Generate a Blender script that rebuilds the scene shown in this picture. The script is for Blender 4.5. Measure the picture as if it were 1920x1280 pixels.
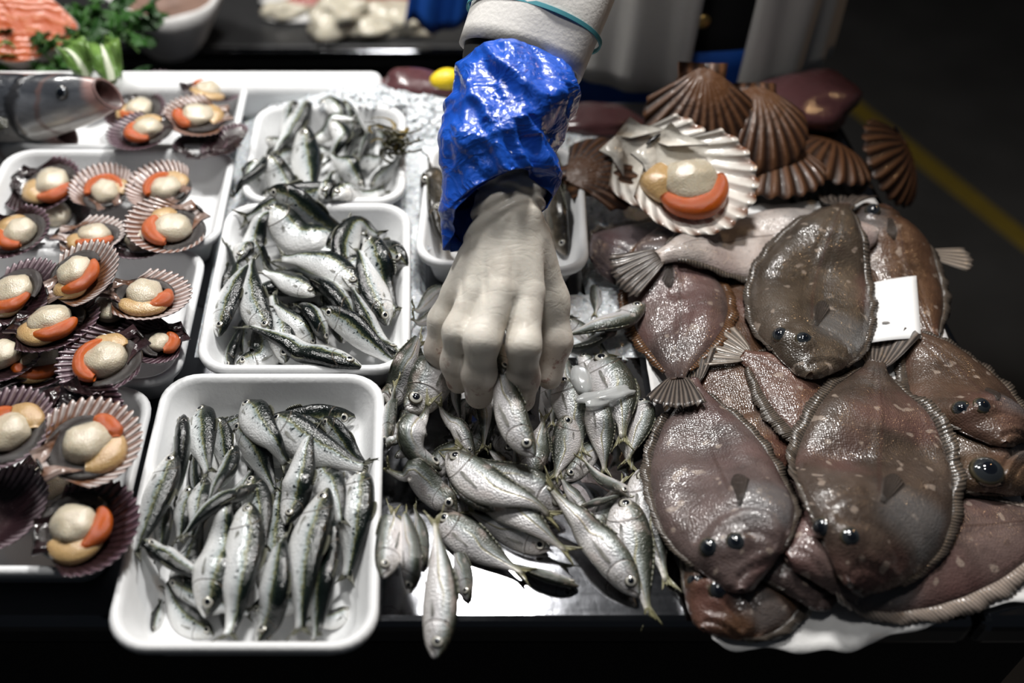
import bpy, math, random
import numpy as np
from mathutils import Vector, Matrix, noise as mnoise

# ------------------------------------------------------------------ scene, camera, world, lights, exposure
for _o in list(bpy.data.objects): bpy.data.objects.remove(_o)
scene = bpy.context.scene
COL = scene.collection
FPX, PPX = 1900.0, 770.0                       # focal length and principal point column of the photograph, in its pixels
CAM = np.array([0.0, -0.6, 0.64]); HALF = math.sqrt(0.5)
cam_data = bpy.data.cameras.new('camera'); cam = bpy.data.objects.new('camera', cam_data); COL.objects.link(cam)
cam.location = CAM; cam.rotation_euler = (math.radians(45), 0, 0)
cam_data.sensor_width = 36; cam_data.lens = 36*FPX/1920; cam_data.shift_x = (960-PPX)/1920
cam_data.clip_start = 0.02
cam_data.dof.use_dof = True; cam_data.dof.focus_distance = 0.825; cam_data.dof.aperture_fstop = 2.6
scene.camera = cam

world = bpy.data.worlds.new('world'); scene.world = world; world.use_nodes = True
world.node_tree.nodes['Background'].inputs[0].default_value = (0.75, 0.85, 1.0, 1)
world.node_tree.nodes['Background'].inputs[1].default_value = 0.025

def area(name, loc, target, size, power, col):
    l = bpy.data.lights.new(name, 'AREA'); l.shape = 'DISK'; l.size = size; l.energy = power; l.color = col
    o = bpy.data.objects.new(name, l); COL.objects.link(o); o.location = loc
    o.rotation_euler = (Vector(target)-Vector(loc)).to_track_quat('-Z', 'Y').to_euler()
    return o
area('market_and_fill_lamp', (0.16, 0.58, 1.3), (0.02, 0.02, 0), 0.19, 23, (1.0, 0.98, 0.95))
area('market_and_fill_lamp', (-0.05, 0.0, 1.45), (-0.05, 0.0, 0), 0.19, 6, (1.0, 0.98, 0.95))
area('market_and_fill_lamp', (-0.62, 0.70, 1.4), (-0.2, 0.0, 0), 0.19, 14, (1.0, 0.98, 0.95))
area('market_and_fill_lamp', (-0.45, 0.80, 1.0), (-0.40, 1.25, -.2), 0.2, 7, (1.0, 0.97, 0.93))  # fill lamp added to light the parcel and squid on the back table
area('market_and_fill_lamp', (1.3, 0.9, 1.2), (0.45, 0.1, 0), 0.08, 2.2, (1.0, 0.62, 0.3))

scene.view_settings.view_transform = 'Standard'; scene.view_settings.look = 'None'
scene.view_settings.gamma = 1; scene.view_settings.use_curve_mapping = False
scene.view_settings.exposure = -0.32

# ------------------------------------------------------------------ helpers
rng = random.Random(7); nrg = np.random.RandomState(5)
def at(u, v, z):
    """photograph pixel -> world point at height z"""
    a = (u-PPX)/FPX; b = (640-v)/FPX
    d = np.array([a, (b+1)*HALF, (b-1)*HALF]); t = (z-CAM[2])/d[2]
    return CAM+t*d
def proj(P):
    q = np.asarray(P)-CAM
    x = q[..., 0]; yu = (q[..., 1]+q[..., 2])*HALF; dep = (q[..., 1]-q[..., 2])*HALF
    return np.stack([PPX+FPX*x/dep, 640-FPX*yu/dep], -1)

def setp(o, label=None, cat=None, group=None, kind=None):
    if label: o['label'] = label
    if cat: o['category'] = cat
    if group: o['group'] = group
    if kind: o['kind'] = kind
    return o
def empty(name, loc, label=None, cat=None, group=None):
    o = bpy.data.objects.new(name, None); o.location = loc; o.empty_display_size = 0.01; COL.objects.link(o)
    return setp(o, label, cat, group)
def mesh(name, V, Fc, mat, uv=None, smooth=True, matidx=None):
    me = bpy.data.meshes.new(name); me.from_pydata([tuple(map(float, p)) for p in V], [], [tuple(map(int, f)) for f in Fc])
    for m in (mat if isinstance(mat, (list, tuple)) else [mat]): me.materials.append(m)
    if uv is not None:
        lay = me.uv_layers.new(name='UVMap'); li = np.zeros(len(me.loops), dtype=np.int32); me.loops.foreach_get('vertex_index', li)
        lay.data.foreach_set('uv', np.asarray(uv, dtype=np.float32)[li].ravel())
    if matidx is not None: me.polygons.foreach_set('material_index', np.asarray(matidx, dtype=np.int32))
    if smooth: me.polygons.foreach_set('use_smooth', np.ones(len(me.polygons), dtype=bool))
    me.update(); return me
def obj(name, me, parent=None, loc=(0, 0, 0)):
    o = bpy.data.objects.new(name, me); COL.objects.link(o); o.location = loc
    if parent is not None: o.parent = parent
    return o
def solid(o, th):
    m = o.modifiers.new('thick', 'SOLIDIFY'); m.thickness = th; m.offset = 0; return o
def grid_faces(nu, nv, wrap=False, off=0):
    f = []
    for i in range(nu-1):
        for j in range(nv if wrap else nv-1):
            j2 = (j+1) % nv
            f.append((off+i*nv+j, off+(i+1)*nv+j, off+(i+1)*nv+j2, off+i*nv+j2))
    return f
def interp(t, tab):
    xs, ys = zip(*tab); return np.interp(t, xs, ys)
def smooth_interp(t, tab):
    """table lookup softened by averaging neighbours"""
    t = np.asarray(t, float); return (interp(t-.03, tab)+2*interp(t, tab)+interp(t+.03, tab))/4
def spline(P, n):
    """n points evenly spaced by arc length along a Catmull-Rom curve through P"""
    P = np.asarray(P, float)
    if len(P) == 2: d = P
    else:
        Q = np.vstack([2*P[0]-P[1], P, 2*P[-1]-P[-2]]); d = []
        for i in range(1, len(Q)-2):
            for t in np.linspace(0, 1, 24, endpoint=(i == len(Q)-3)):
                d.append(.5*((2*Q[i])+(-Q[i-1]+Q[i+1])*t+(2*Q[i-1]-5*Q[i]+4*Q[i+1]-Q[i+2])*t*t+(-Q[i-1]+3*Q[i]-3*Q[i+1]+Q[i+2])*t**3))
        d = np.array(d)
    s = np.r_[0, np.cumsum(np.linalg.norm(np.diff(d, axis=0), axis=1))]
    k = np.linspace(0, s[-1], n)
    return np.stack([np.interp(k, s, d[:, c]) for c in range(d.shape[1])], 1)
def unit(v):
    v = np.asarray(v, float); return v/(np.linalg.norm(v, axis=-1, keepdims=True)+1e-12)

# ------------------------------------------------------------------ shader helpers
class Mat:
    def __init__(s, name, base=(.5, .5, .5), rough=.5, metal=0, spec=.5, coat=0, coatr=.1, sss=0, trans=0):
        s.m = bpy.data.materials.new(name); s.m.use_nodes = True; s.nt = s.m.node_tree; s.b = s.nt.nodes['Principled BSDF']
        s.set('Base Color', (*base, 1)); s.set('Roughness', rough); s.set('Metallic', metal); s.set('Specular IOR Level', spec)
        s.set('Coat Weight', coat); s.set('Coat Roughness', coatr); s.set('Transmission Weight', trans)
        if sss: s.set('Subsurface Weight', sss); s.set('Subsurface Radius', (1, .6, .4)); s.set('Subsurface Scale', .004)
    def set(s, k, v): s.b.inputs[k].default_value = v
    def n(s, t, **kw):
        x = s.nt.nodes.new(t)
        for k, v in kw.items(): setattr(x, k, v)
        return x
    def link(s, a, b): s.nt.links.new(a, b)
    def to(s, k, a): s.link(a, s.b.inputs[k])
    def uv(s):
        x = s.n('ShaderNodeSeparateXYZ'); u = s.n('ShaderNodeUVMap'); s.link(u.outputs[0], x.inputs[0]); return u.outputs[0], x.outputs[0], x.outputs[1]
    def coord(s, which='Object'): return s.n('ShaderNodeTexCoord').outputs[which]
    def rand(s): return s.n('ShaderNodeObjectInfo').outputs['Random']
    def objcol(s): return s.n('ShaderNodeObjectInfo').outputs['Color']
    def val(s, inp, v):
        if isinstance(v, (int, float)): inp.default_value = v
        elif isinstance(v, (tuple, list)): inp.default_value = tuple(v) if len(v) != 3 or inp.type == 'VECTOR' else (*v, 1)
        else: s.link(v, inp)
    def math(s, op, a, b=0.0, c=None, clamp=False):
        x = s.n('ShaderNodeMath', operation=op, use_clamp=clamp); s.val(x.inputs[0], a); s.val(x.inputs[1], b)
        if c is not None: s.val(x.inputs[2], c)
        return x.outputs[0]
    def vmul(s, v, k):
        x = s.n('ShaderNodeVectorMath', operation='MULTIPLY'); s.link(v, x.inputs[0]); x.inputs[1].default_value = k if isinstance(k, tuple) else (k, k, k); return x.outputs[0]
    def vadd(s, v, w):
        x = s.n('ShaderNodeVectorMath', operation='ADD'); s.link(v, x.inputs[0]); s.link(w, x.inputs[1]); return x.outputs[0]
    def noise(s, v, scale, detail=2, dist=0, rough=.5):
        x = s.n('ShaderNodeTexNoise'); s.link(v, x.inputs['Vector']); x.inputs['Scale'].default_value = scale; x.inputs['Detail'].default_value = detail
        x.inputs['Distortion'].default_value = dist; x.inputs['Roughness'].default_value = rough; return x.outputs['Fac']
    def voro(s, v, scale, feature='F1', out='Distance', rnd=1.0):
        x = s.n('ShaderNodeTexVoronoi', feature=feature); s.link(v, x.inputs['Vector']); x.inputs['Scale'].default_value = scale
        x.inputs['Randomness'].default_value = rnd; return x.outputs[out]
    def ramp(s, fac, stops, mode='LINEAR'):
        x = s.n('ShaderNodeValToRGB'); s.val(x.inputs[0], fac); cr = x.color_ramp; cr.interpolation = mode
        while len(cr.elements) < len(stops): cr.elements.new(.5)
        for e, (p, c) in zip(cr.elements, stops): e.position = p; e.color = (*c, 1) if isinstance(c, tuple) else (c, c, c, 1)
        return x.outputs[0]
    def mix(s, f, a, b, mode='MIX'):
        x = s.n('ShaderNodeMix', data_type='RGBA', blend_type=mode); s.val(x.inputs[0], f); s.val(x.inputs[6], a); s.val(x.inputs[7], b); return x.outputs[2]
    def bump(s, h, dist, strength=1.0, coat=True):
        x = s.n('ShaderNodeBump'); s.link(h, x.inputs['Height']); x.inputs['Distance'].default_value = dist; x.inputs['Strength'].default_value = strength
        s.to('Normal', x.outputs[0])
        if coat: s.to('Coat Normal', x.outputs[0])
    def step(s, x, a, b):
        m = s.n('ShaderNodeMapRange', interpolation_type='SMOOTHSTEP'); s.val(m.inputs[0], x); m.inputs[1].default_value = a; m.inputs[2].default_value = b; return m.outputs[0]

# ------------------------------------------------------------------ height field: what lies where, so that things rest on each other
RES = 0.0015; HX0, HY0 = -0.75, -0.40; NXH, NYH = 900, 800
H = np.full((NXH, NYH), -0.9)
def cell(x, y):
    return np.clip(((np.asarray(x)-HX0)/RES).astype(int), 0, NXH-1), np.clip(((np.asarray(y)-HY0)/RES).astype(int), 0, NYH-1)
def Hat(x, y):
    i, j = cell(x, y); return H[i, j]
def splat(x, y, z, r=1):
    i, j = cell(x, y)
    for a in range(-r, r+1):
        for b in range(-r, r+1):
            np.maximum.at(H, (np.clip(i+a, 0, NXH-1), np.clip(j+b, 0, NYH-1)), z)
def boxblur(A, r):
    for ax in (0, 1):
        P = np.pad(A, [(r+1, r) if k == ax else (0, 0) for k in (0, 1)], mode='edge'); S = np.cumsum(P, axis=ax)
        A = (S[2*r+1:]-S[:-2*r-1])/(2*r+1) if ax == 0 else (S[:, 2*r+1:]-S[:, :-2*r-1])/(2*r+1)
    return A
def maxfilt(A, r):
    for ax in (0, 1):
        B = A.copy()
        for k in range(1, r+1):
            B = np.maximum(B, np.maximum(np.roll(A, k, ax), np.roll(A, -k, ax)))
        A = B
    return A
def drop(V, allow=0.0):
    """height at which the rigid vertices V (already in place in x and y) come to rest"""
    return float(np.max(Hat(V[:, 0], V[:, 1])-V[:, 2]))-allow

# ------------------------------------------------------------------ implicit surfaces
def surface_nets(f, lo, hi, h):
    lo = np.array(lo); n = np.ceil((np.array(hi)-lo)/h).astype(int)+1
    ax = [lo[k]+h*np.arange(n[k]) for k in range(3)]
    G = np.stack(np.meshgrid(*ax, indexing='ij'), -1)
    v = f(G.reshape(-1, 3)).reshape(n); s = v < 0
    nc = n-1; cnt = np.zeros(nc); acc = np.zeros((*nc, 3))
    def cn(A, d): return A[d[0]:d[0]+nc[0], d[1]:d[1]+nc[1], d[2]:d[2]+nc[2]]
    cs = [(a, b, c) for a in (0, 1) for b in (0, 1) for c in (0, 1)]
    for a in cs:
        for k in range(3):
            if a[k] == 0:
                b = list(a); b[k] = 1
                va, vb = cn(v, a), cn(v, b); m = cn(s, a) != cn(s, b)
                t = np.where(m, va/(va-vb+1e-15), 0); p = np.zeros((*nc, 3)); p[...] = a; p[..., k] += t
                acc += np.where(m[..., None], p, 0); cnt += m
    on = cnt > 0; idx = np.full(nc, -1); idx[on] = np.arange(on.sum())
    I = np.argwhere(on); V = lo+h*(I+acc[on]/cnt[on][:, None])
    Q = []
    for k in range(3):
        a, b = (k+1) % 3, (k+2) % 3
        A = [slice(1, -1)]*3; A[k] = slice(0, -1); B = list(A); B[k] = slice(1, None)
        m = s[tuple(A)] != s[tuple(B)]; e = np.argwhere(m); sg = s[tuple(A)][m]
        base = e.copy(); base[:, a] += 1; base[:, b] += 1
        def c(da, db):
            q = base.copy(); q[:, a] += da; q[:, b] += db; return idx[q[:, 0], q[:, 1], q[:, 2]]
        q = np.stack([c(-1, -1), c(0, -1), c(0, 0), c(-1, 0)], 1)
        q[~sg] = q[~sg][:, ::-1]; Q.append(q)
    Q = np.vstack(Q); return V, Q[(Q >= 0).all(1)]
def cone(P, a, b, ra, rb):
    a = np.asarray(a); b = np.asarray(b); d = b-a; t = np.clip(((P-a)@d)/(d@d+1e-12), 0, 1)
    return np.linalg.norm(P-a-t[:, None]*d, axis=1)-(ra+(rb-ra)*t)
def smin(a, b, k):
    h = np.clip(.5+.5*(b-a)/k, 0, 1); return b*(1-h)+a*h-k*h*(1-h)
def lump(r, nseg=20, nring=12, wob=.0, seed=0, squash=1.0):
    """a soft closed blob mesh with radii r"""
    V = []
    for i in range(nring+1):
        ph = math.pi*i/nring
        for j in range(nseg):
            th = 2*math.pi*j/nseg; p = np.array([math.sin(ph)*math.cos(th), math.sin(ph)*math.sin(th), math.cos(ph)])
            w = 1+wob*mnoise.noise(Vector((p[0]*1.6+seed*3.1, p[1]*1.6, p[2]*1.6)))
            q = np.sign(p)*np.abs(p)**squash
            V.append(q*w*np.array(r))
    return np.array(V), grid_faces(nring+1, nseg, True)
# ------------------------------------------------------------------ materials
def sardine_mat():
    s = Mat('sardine_skin', rough=.27, coat=.2, coatr=.07); uv, u, v = s.uv(); r = s.math('MULTIPLY', s.rand(), 37.0)
    off = s.n('ShaderNodeCombineXYZ'); s.link(r, off.inputs[0]); s.link(r, off.inputs[1])
    big = s.vadd(s.vmul(uv, (9., 4., 1.)), off.outputs[0]); fine = s.vadd(s.vmul(uv, (46., 15., 1.)), off.outputs[0])
    n1 = s.noise(big, 1.0, 3); n2 = s.noise(fine, 1.0, 3, rough=.65)
    vv = s.math('ADD', v, s.math('ADD', s.math('MULTIPLY', s.math('SUBTRACT', n1, .5), .12), s.math('MULTIPLY', s.math('SUBTRACT', n2, .5), .16)))
    c = s.ramp(vv, [(0, (.003, .004, .004)), (.28, (.005, .009, .008)), (.35, (.025, .036, .022)), (.385, (.20, .20, .10)), (.42, (.30, .36, .36)), (.48, (.66, .69, .70)), (.62, (.86, .87, .87)), (1, (.80, .79, .76))])
    sp = s.math('MULTIPLY', s.step(s.noise(s.vadd(s.vmul(uv, (30., 9., 1.)), off.outputs[0]), 1.0, 1), .60, .68), s.math('MULTIPLY', s.step(vv, .34, .40), s.math('SUBTRACT', 1.0, s.step(vv, .48, .56))))
    c = s.mix(sp, c, (.02, .03, .03))
    hd = s.math('MULTIPLY', s.math('SUBTRACT', 1.0, s.step(u, .16, .22)), s.step(v, .2, .4))
    c = s.mix(s.math('MULTIPLY', hd, s.math('MULTIPLY', s.step(n2, .45, .7), .5)), c, (.42, .36, .22))
    gill = s.math('ABSOLUTE', s.math('SUBTRACT', u, s.math('SUBTRACT', .235, s.math('MULTIPLY', s.math('POWER', s.math('SUBTRACT', v, .55), 2.0), .28))))
    gl = s.math('SUBTRACT', 1.0, s.step(gill, .002, .010))
    c = s.mix(s.math('MULTIPLY', gl, .65), c, (.10, .08, .06))
    mo = s.math('MULTIPLY', s.math('SUBTRACT', 1.0, s.step(s.math('ABSOLUTE', s.math('SUBTRACT', v, s.math('ADD', .42, s.math('MULTIPLY', u, 3.0)))), .03, .09)), s.math('SUBTRACT', 1.0, s.step(u, .05, .07)))
    c = s.mix(s.math('MULTIPLY', mo, .8), c, (.05, .04, .03))
    s.to('Base Color', c); s.to('Metallic', s.math('MULTIPLY', s.step(vv, .36, .48), .25))
    s.to('Roughness', s.math('ADD', .14, s.math('MULTIPLY', n2, .16)))
    sc = s.math('ADD', s.voro(s.vmul(uv, (58., 20., 1.)), 1.0), n2)
    s.bump(s.math('ADD', s.math('MULTIPLY', sc, .6), s.math('ADD', s.math('MULTIPLY', n1, .9), s.math('MULTIPLY', gl, -1.2))), .0011, .42); return s.m
def mackerel_mat():
    s = Mat('horse_mackerel_skin', rough=.3, coat=.35, coatr=.07); uv, u, v = s.uv(); r = s.math('MULTIPLY', s.rand(), 53.0)
    off = s.n('ShaderNodeCombineXYZ'); s.link(r, off.inputs[0]); s.link(r, off.inputs[1])
    n1 = s.noise(s.vadd(s.vmul(uv, (7., 3., 1.)), off.outputs[0]), 1.0, 3); n2 = s.noise(s.vadd(s.vmul(uv, (44., 14., 1.)), off.outputs[0]), 1.0, 3, rough=.65)
    vv = s.math('ADD', v, s.math('ADD', s.math('MULTIPLY', s.math('SUBTRACT', n1, .5), .12), s.math('MULTIPLY', s.math('SUBTRACT', n2, .5), .07)))
    vv = s.math('ADD', vv, s.math('MULTIPLY', s.math('SUBTRACT', s.rand(), .5), .12))
    c = s.ramp(vv, [(0, (.014, .016, .012)), (.18, (.03, .036, .026)), (.28, (.09, .10, .08)), (.34, (.22, .25, .24)), (.42, (.5, .52, .53)), (.55, (.80, .78, .79)), (.8, (.82, .79, .77)), (1, (.64, .62, .56))])
    ll = s.math('MULTIPLY', s.math('SUBTRACT', 1.0, s.step(s.math('ABSOLUTE', s.math('SUBTRACT', v, s.math('ADD', .40, s.math('MULTIPLY', s.step(u, .42, .6), .09)))), .008, .035)), s.step(u, .25, .6))
    c = s.mix(s.math('MULTIPLY', ll, .75), c, (.33, .29, .12))
    pink = s.step(s.noise(s.vadd(s.vmul(uv, (5., 3., 1.)), off.outputs[0]), 1.0, 1), .55, .75)
    c = s.mix(s.math('MULTIPLY', pink, .3), c, (.62, .48, .44))
    yel = s.math('MULTIPLY', s.step(u, .80, 1.0), .35); c = s.mix(yel, c, (.40, .36, .16))
    hd = s.math('MULTIPLY', s.math('SUBTRACT', 1.0, s.step(u, .17, .23)), s.step(n2, .46, .62)); c = s.mix(s.math('MULTIPLY', hd, .5), c, (.24, .20, .14))
    gx = s.math('SUBTRACT', u, .245); gy = s.math('MULTIPLY', s.math('SUBTRACT', v, .33), .5)
    spot = s.math('SUBTRACT', 1.0, s.step(s.math('SQRT', s.math('ADD', s.math('MULTIPLY', gx, gx), s.math('MULTIPLY', gy, gy))), .008, .016)); c = s.mix(spot, c, (.015, .015, .012))
    gill = s.math('ABSOLUTE', s.math('SUBTRACT', u, s.math('SUBTRACT', .25, s.math('MULTIPLY', s.math('POWER', s.math('SUBTRACT', v, .5), 2.0), .4))))
    gl = s.math('SUBTRACT', 1.0, s.step(gill, .002, .011)); c = s.mix(s.math('MULTIPLY', gl, .6), c, (.10, .07, .05))
    mo = s.math('MULTIPLY', s.math('SUBTRACT', 1.0, s.step(s.math('ABSOLUTE', s.math('SUBTRACT', v, s.math('ADD', .40, s.math('MULTIPLY', u, 3.5)))), .03, .09)), s.math('SUBTRACT', 1.0, s.step(u, .065, .085)))
    c = s.mix(s.math('MULTIPLY', mo, .8), c, (.05, .035, .025))
    s.to('Base Color', c); s.to('Metallic', s.math('MULTIPLY', s.step(vv, .26, .46), .28)); s.to('Roughness', s.math('ADD', .22, s.math('MULTIPLY', n2, .2)))
    sc = s.math('ADD', s.voro(s.vmul(uv, (70., 24., 1.)), 1.0), n2)
    s.bump(s.math('ADD', s.math('MULTIPLY', sc, .75), s.math('ADD', s.math('MULTIPLY', n1, .9), s.math('ADD', s.math('MULTIPLY', gl, -1.2), s.math('MULTIPLY', ll, .5)))), .0011, .5); return s.m
def bass_mat():
    s = Mat('sea_bass_skin', rough=.3, coat=.5, coatr=.08); uv, u, v = s.uv(); o = s.coord()
    n1 = s.noise(s.vmul(uv, (9., 4., 1.)), 1.0, 3); vv = s.math('ADD', v, s.math('MULTIPLY', s.math('SUBTRACT', n1, .5), .4)); u = s.math('ADD', u, s.math('MULTIPLY', s.math('SUBTRACT', n1, .5), .05))
    c = s.ramp(vv, [(0, (.015, .016, .02)), (.34, (.05, .055, .065)), (.52, (.17, .18, .20)), (.68, (.42, .42, .41)), (1, (.66, .62, .58))])
    g = s.math('ABSOLUTE', s.math('SUBTRACT', u, s.math('SUBTRACT', .29, s.math('MULTIPLY', s.math('POWER', s.math('SUBTRACT', v, .5), 2.0), .3)))); gl = s.math('SUBTRACT', 1.0, s.step(g, .004, .02)); c = s.mix(s.math('MULTIPLY', gl, .85), c, (.02, .02, .022))
    g2 = s.math('ABSOLUTE', s.math('SUBTRACT', u, s.math('SUBTRACT', .21, s.math('MULTIPLY', s.math('POWER', s.math('SUBTRACT', v, .5), 2.0), .3)))); gl2 = s.math('SUBTRACT', 1.0, s.step(g2, .003, .014)); c = s.mix(s.math('MULTIPLY', gl2, .6), c, (.14, .08, .07))
    lip = s.math('SUBTRACT', 1.0, s.step(u, .015, .05)); c = s.mix(s.math('MULTIPLY', lip, .85), c, (.36, .21, .19))
    s.to('Base Color', c); s.to('Metallic', s.math('MULTIPLY', s.step(v, .3, .6), .35))
    sc = s.math('MULTIPLY', s.voro(s.vmul(uv, (70., 26., 1.)), 1.0), s.step(u, .29, .33))
    s.bump(s.math('ADD', s.math('MULTIPLY', sc, .8), s.math('ADD', s.math('MULTIPLY', gl, -1.6), n1)), .002, .6); return s.m
def eye_mat(name, iris, rim, pupil=.46):
    s = Mat(name, rough=.08, coat=1, coatr=.02); uv, u, v = s.uv()
    s.to('Base Color', s.ramp(u, [(0, (.004, .005, .008)), (pupil, (.006, .008, .012)), (pupil+.05, iris), (.74, iris), (.86, rim), (1, rim)])); s.to('Metallic', s.math('MULTIPLY', s.step(u, pupil, pupil+.08), .35)); return s.m
def fin_mat(name, a, b, rays=14, alpha=.8):
    s = Mat(name, rough=.3, coat=.4, coatr=.1); uv, u, v = s.uv()
    w = s.math('SINE', s.math('MULTIPLY', v, 6.283*rays)); k = s.math('ADD', .5, s.math('MULTIPLY', w, .5))
    s.to('Base Color', s.mix(s.math('ADD', s.math('MULTIPLY', k, .8), s.math('MULTIPLY', s.noise(s.coord(), 120, 2), .2)), a, b)); s.bump(k, .0008 if rays < 20 else .0003, .8)
    
    if alpha < 1: s.to('Alpha', s.math('ADD', alpha-.12, s.math('MULTIPLY', k, .24), clamp=True))
    return s.m
def flat_mat(name='flatfish_skin'):
    s = Mat(name, rough=.36, coat=.75, coatr=.1, sss=.08); uv, u, v = s.uv(); o = s.coord(); col = s.objcol()
    r = s.math('MULTIPLY', s.rand(), 9.0); off = s.n('ShaderNodeCombineXYZ'); s.link(r, off.inputs[0]); ov = s.vadd(o, off.outputs[0])
    n1 = s.noise(ov, 28, 4, rough=.6); n2 = s.noise(ov, 150, 3); n3 = s.noise(ov, 11, 2)
    c = s.mix(1.0, col, s.ramp(n1, [(.25, .32), (.5, .78), (.75, 1.2)]), 'MULTIPLY')
    c = s.mix(s.math('MULTIPLY', s.step(n3, .5, .7), .45), c, (.16, .07, .065))
    c = s.mix(s.math('MULTIPLY', s.step(n2, .58, .7), .35), c, (.05, .03, .02))
    c = s.mix(s.math('MULTIPLY', s.step(s.noise(ov, 90, 1), .66, .72), .5), c, (.42, .34, .28))
    belly = s.math('MULTIPLY', s.math('SUBTRACT', 1.0, s.step(s.math('ABSOLUTE', s.math('SUBTRACT', u, .27)), .05, .13)), s.math('SUBTRACT', 1.0, s.step(s.math('ABSOLUTE', s.math('SUBTRACT', v, .70)), .10, .26)))
    c = s.mix(s.math('MULTIPLY', belly, .5), c, (.14, .145, .15))
    ll = s.math('SUBTRACT', 1.0, s.step(s.math('ABSOLUTE', s.math('SUBTRACT', v, .5)), .004, .014)); c = s.mix(s.math('MULTIPLY', s.math('MULTIPLY', ll, s.step(u, .26, .3)), .55), c, (.05, .025, .02))
    s.to('Base Color', c); sc = s.voro(ov, 560, rnd=.6)
    s.to('Roughness', s.math('ADD', .26, s.math('MULTIPLY', n1, .22)))
    s.bump(s.math('ADD', s.math('MULTIPLY', sc, .35), s.math('ADD', s.math('MULTIPLY', n1, .9), s.math('MULTIPLY', n2, .5))), .0018, .6); return s.m
def shell_mat(name, mid, edge, rib_dark, rib_light, nrib, hi=.75, start=.35, coat=.6):
    """inside of a scallop valve: glossy centre, ribbed margin"""
    s = Mat(name, rough=.25 if coat > .3 else .5, coat=coat, coatr=.06); uv, u, v = s.uv(); o = s.coord()
    n = s.noise(o, 2.2, 3); w = s.math('ADD', .5, s.math('MULTIPLY', s.math('SINE', s.math('MULTIPLY', u, 6.2832*nrib)), .5))
    w = s.math('MULTIPLY', w, 1.0)
    inner = s.ramp(s.math('ADD', v, s.math('MULTIPLY', s.math('SUBTRACT', n, .5), .5)), [(0, mid), (start, mid), (start+.25, edge), (1, edge)])
    rib = s.mix(s.math('POWER', w, 1.4), rib_dark, rib_light)
    c = s.mix(s.step(s.math('ADD', v, s.math('MULTIPLY', s.math('SUBTRACT', n, .5), .35)), hi-.10, hi+.10), inner, rib)
    s.to('Base Color', c); s.bump(s.math('ADD', s.math('MULTIPLY', w, s.step(v, .5, .95)), s.math('MULTIPLY', n, .5)), .03, .35); return s.m
def flesh_mat(name, a, b, sss=.35, coat=.8, scale=130):
    s = Mat(name, rough=.26, coat=coat, coatr=.06, sss=sss); o = s.coord(); n = s.noise(o, scale, 3); m = s.noise(o, scale/14, 3)
    s.to('Base Color', s.mix(s.math('ADD', s.math('MULTIPLY', n, .45), s.math('MULTIPLY', m, .55)), a, b)); s.bump(s.math('ADD', n, s.math('MULTIPLY', m, 1.5)), .0018, .4); return s.m
def plain(name, base, rough=.5, nscale=60, amt=.15, bump=.0, **kw):
    s = Mat(name, base, rough, **kw); o = s.coord(); n = s.noise(o, nscale, 3)
    s.to('Base Color', s.mix(n, tuple(c*(1-amt) for c in base), tuple(min(1, c*(1+amt)) for c in base)))
    if bump: s.bump(n, bump, .6)
    return s.m

M = {}
M['sardine'] = sardine_mat(); M['mackerel'] = mackerel_mat()
s = Mat('dark_fish_skin', rough=.25, coat=.4, coatr=.07); uv_, u_, v_ = s.uv(); n_ = s.noise(s.vmul(uv_, (14., 7., 1.)), 1.0, 4); s.to('Base Color', s.ramp(s.math('ADD', v_, s.math('MULTIPLY', s.math('SUBTRACT', n_, .5), .6)), [(0, (.012, .011, .009)), (.35, (.035, .03, .022)), (.6, (.11, .09, .065)), (.9, (.34, .30, .25)), (1, (.4, .36, .3))])); s.bump(n_, .002, .5); M['darkfish'] = s.m; M['bass'] = bass_mat(); M['flat'] = flat_mat()
M['eye_silver'] = eye_mat('fish_eye_silver', (.72, .70, .62), (.10, .08, .05))
M['eye_gold'] = eye_mat('fish_eye_dark', (.10, .11, .12), (.03, .025, .02), .5)
M['eye_flat'] = eye_mat('flatfish_eye', (.035, .04, .045), (.09, .075, .045), .40)
M['fin'] = fin_mat('silver_fish_fin', (.03, .032, .025), (.16, .16, .11), 9, 1.2); M['fin_y'] = fin_mat('mackerel_fin', (.14, .13, .06), (.36, .34, .20), 9, 1.2); M['fin_side'] = fin_mat('side_fin', (.22, .22, .18), (.5, .5, .44), 7, .42); M['fin_skin'] = fin_mat('flatfish_side_fin', (.05, .04, .034), (.10, .08, .068), 9, .5)
M['fin_flat'] = fin_mat('flatfish_fin', (.018, .015, .012), (.13, .105, .085), 70, 1.2); M['fin_ftail'] = fin_mat('flatfish_tail', (.010, .009, .010), (.20, .165, .14), 11, 1.2)
M['fin_pale'] = fin_mat('pale_tail', (.14, .115, .095), (.36, .30, .26), 60, 1.2); M['fin_ptail'] = fin_mat('pale_tail_fin', (.10, .085, .07), (.45, .38, .32), 11, .8); M['fin_rust'] = fin_mat('rust_fin', (.02, .016, .012), (.17, .075, .03), 55, 1.2)
s = Mat('foam_white', (.8, .81, .82), .42, spec=.35); n_ = s.noise(s.coord(), 260, 2); s.bump(n_, .0006, .35); s.to('Base Color', s.mix(s.noise(s.coord(), 9, 3), (.72, .73, .74), (.82, .825, .83))); M['foam'] = s.m
s = Mat('brushed_steel', (.20, .205, .22), .3, metal=1); o_ = s.coord(); st = s.noise(s.vmul(o_, (3., 220., 3.)), 1.0, 4); sm = s.noise(o_, 22, 4)
s.to('Roughness', s.math('ADD', .04, s.math('ADD', s.math('MULTIPLY', st, .04), s.math('MULTIPLY', sm, .10)))); s.bump(s.noise(o_, 60, 3), .0005, .3); M['steel'] = s.m
M['black'] = plain('black_panel', (.012, .012, .013), .5); M['floor'] = plain('dark_wet_floor', (.035, .034, .033), .5, 6, .4); M['yellow_paint'] = plain('yellow_floor_paint', (.13, .09, .008), .6, 30, .3)
M['dark_wall'] = plain('dark_wall', (.02, .02, .022), .8)
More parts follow.
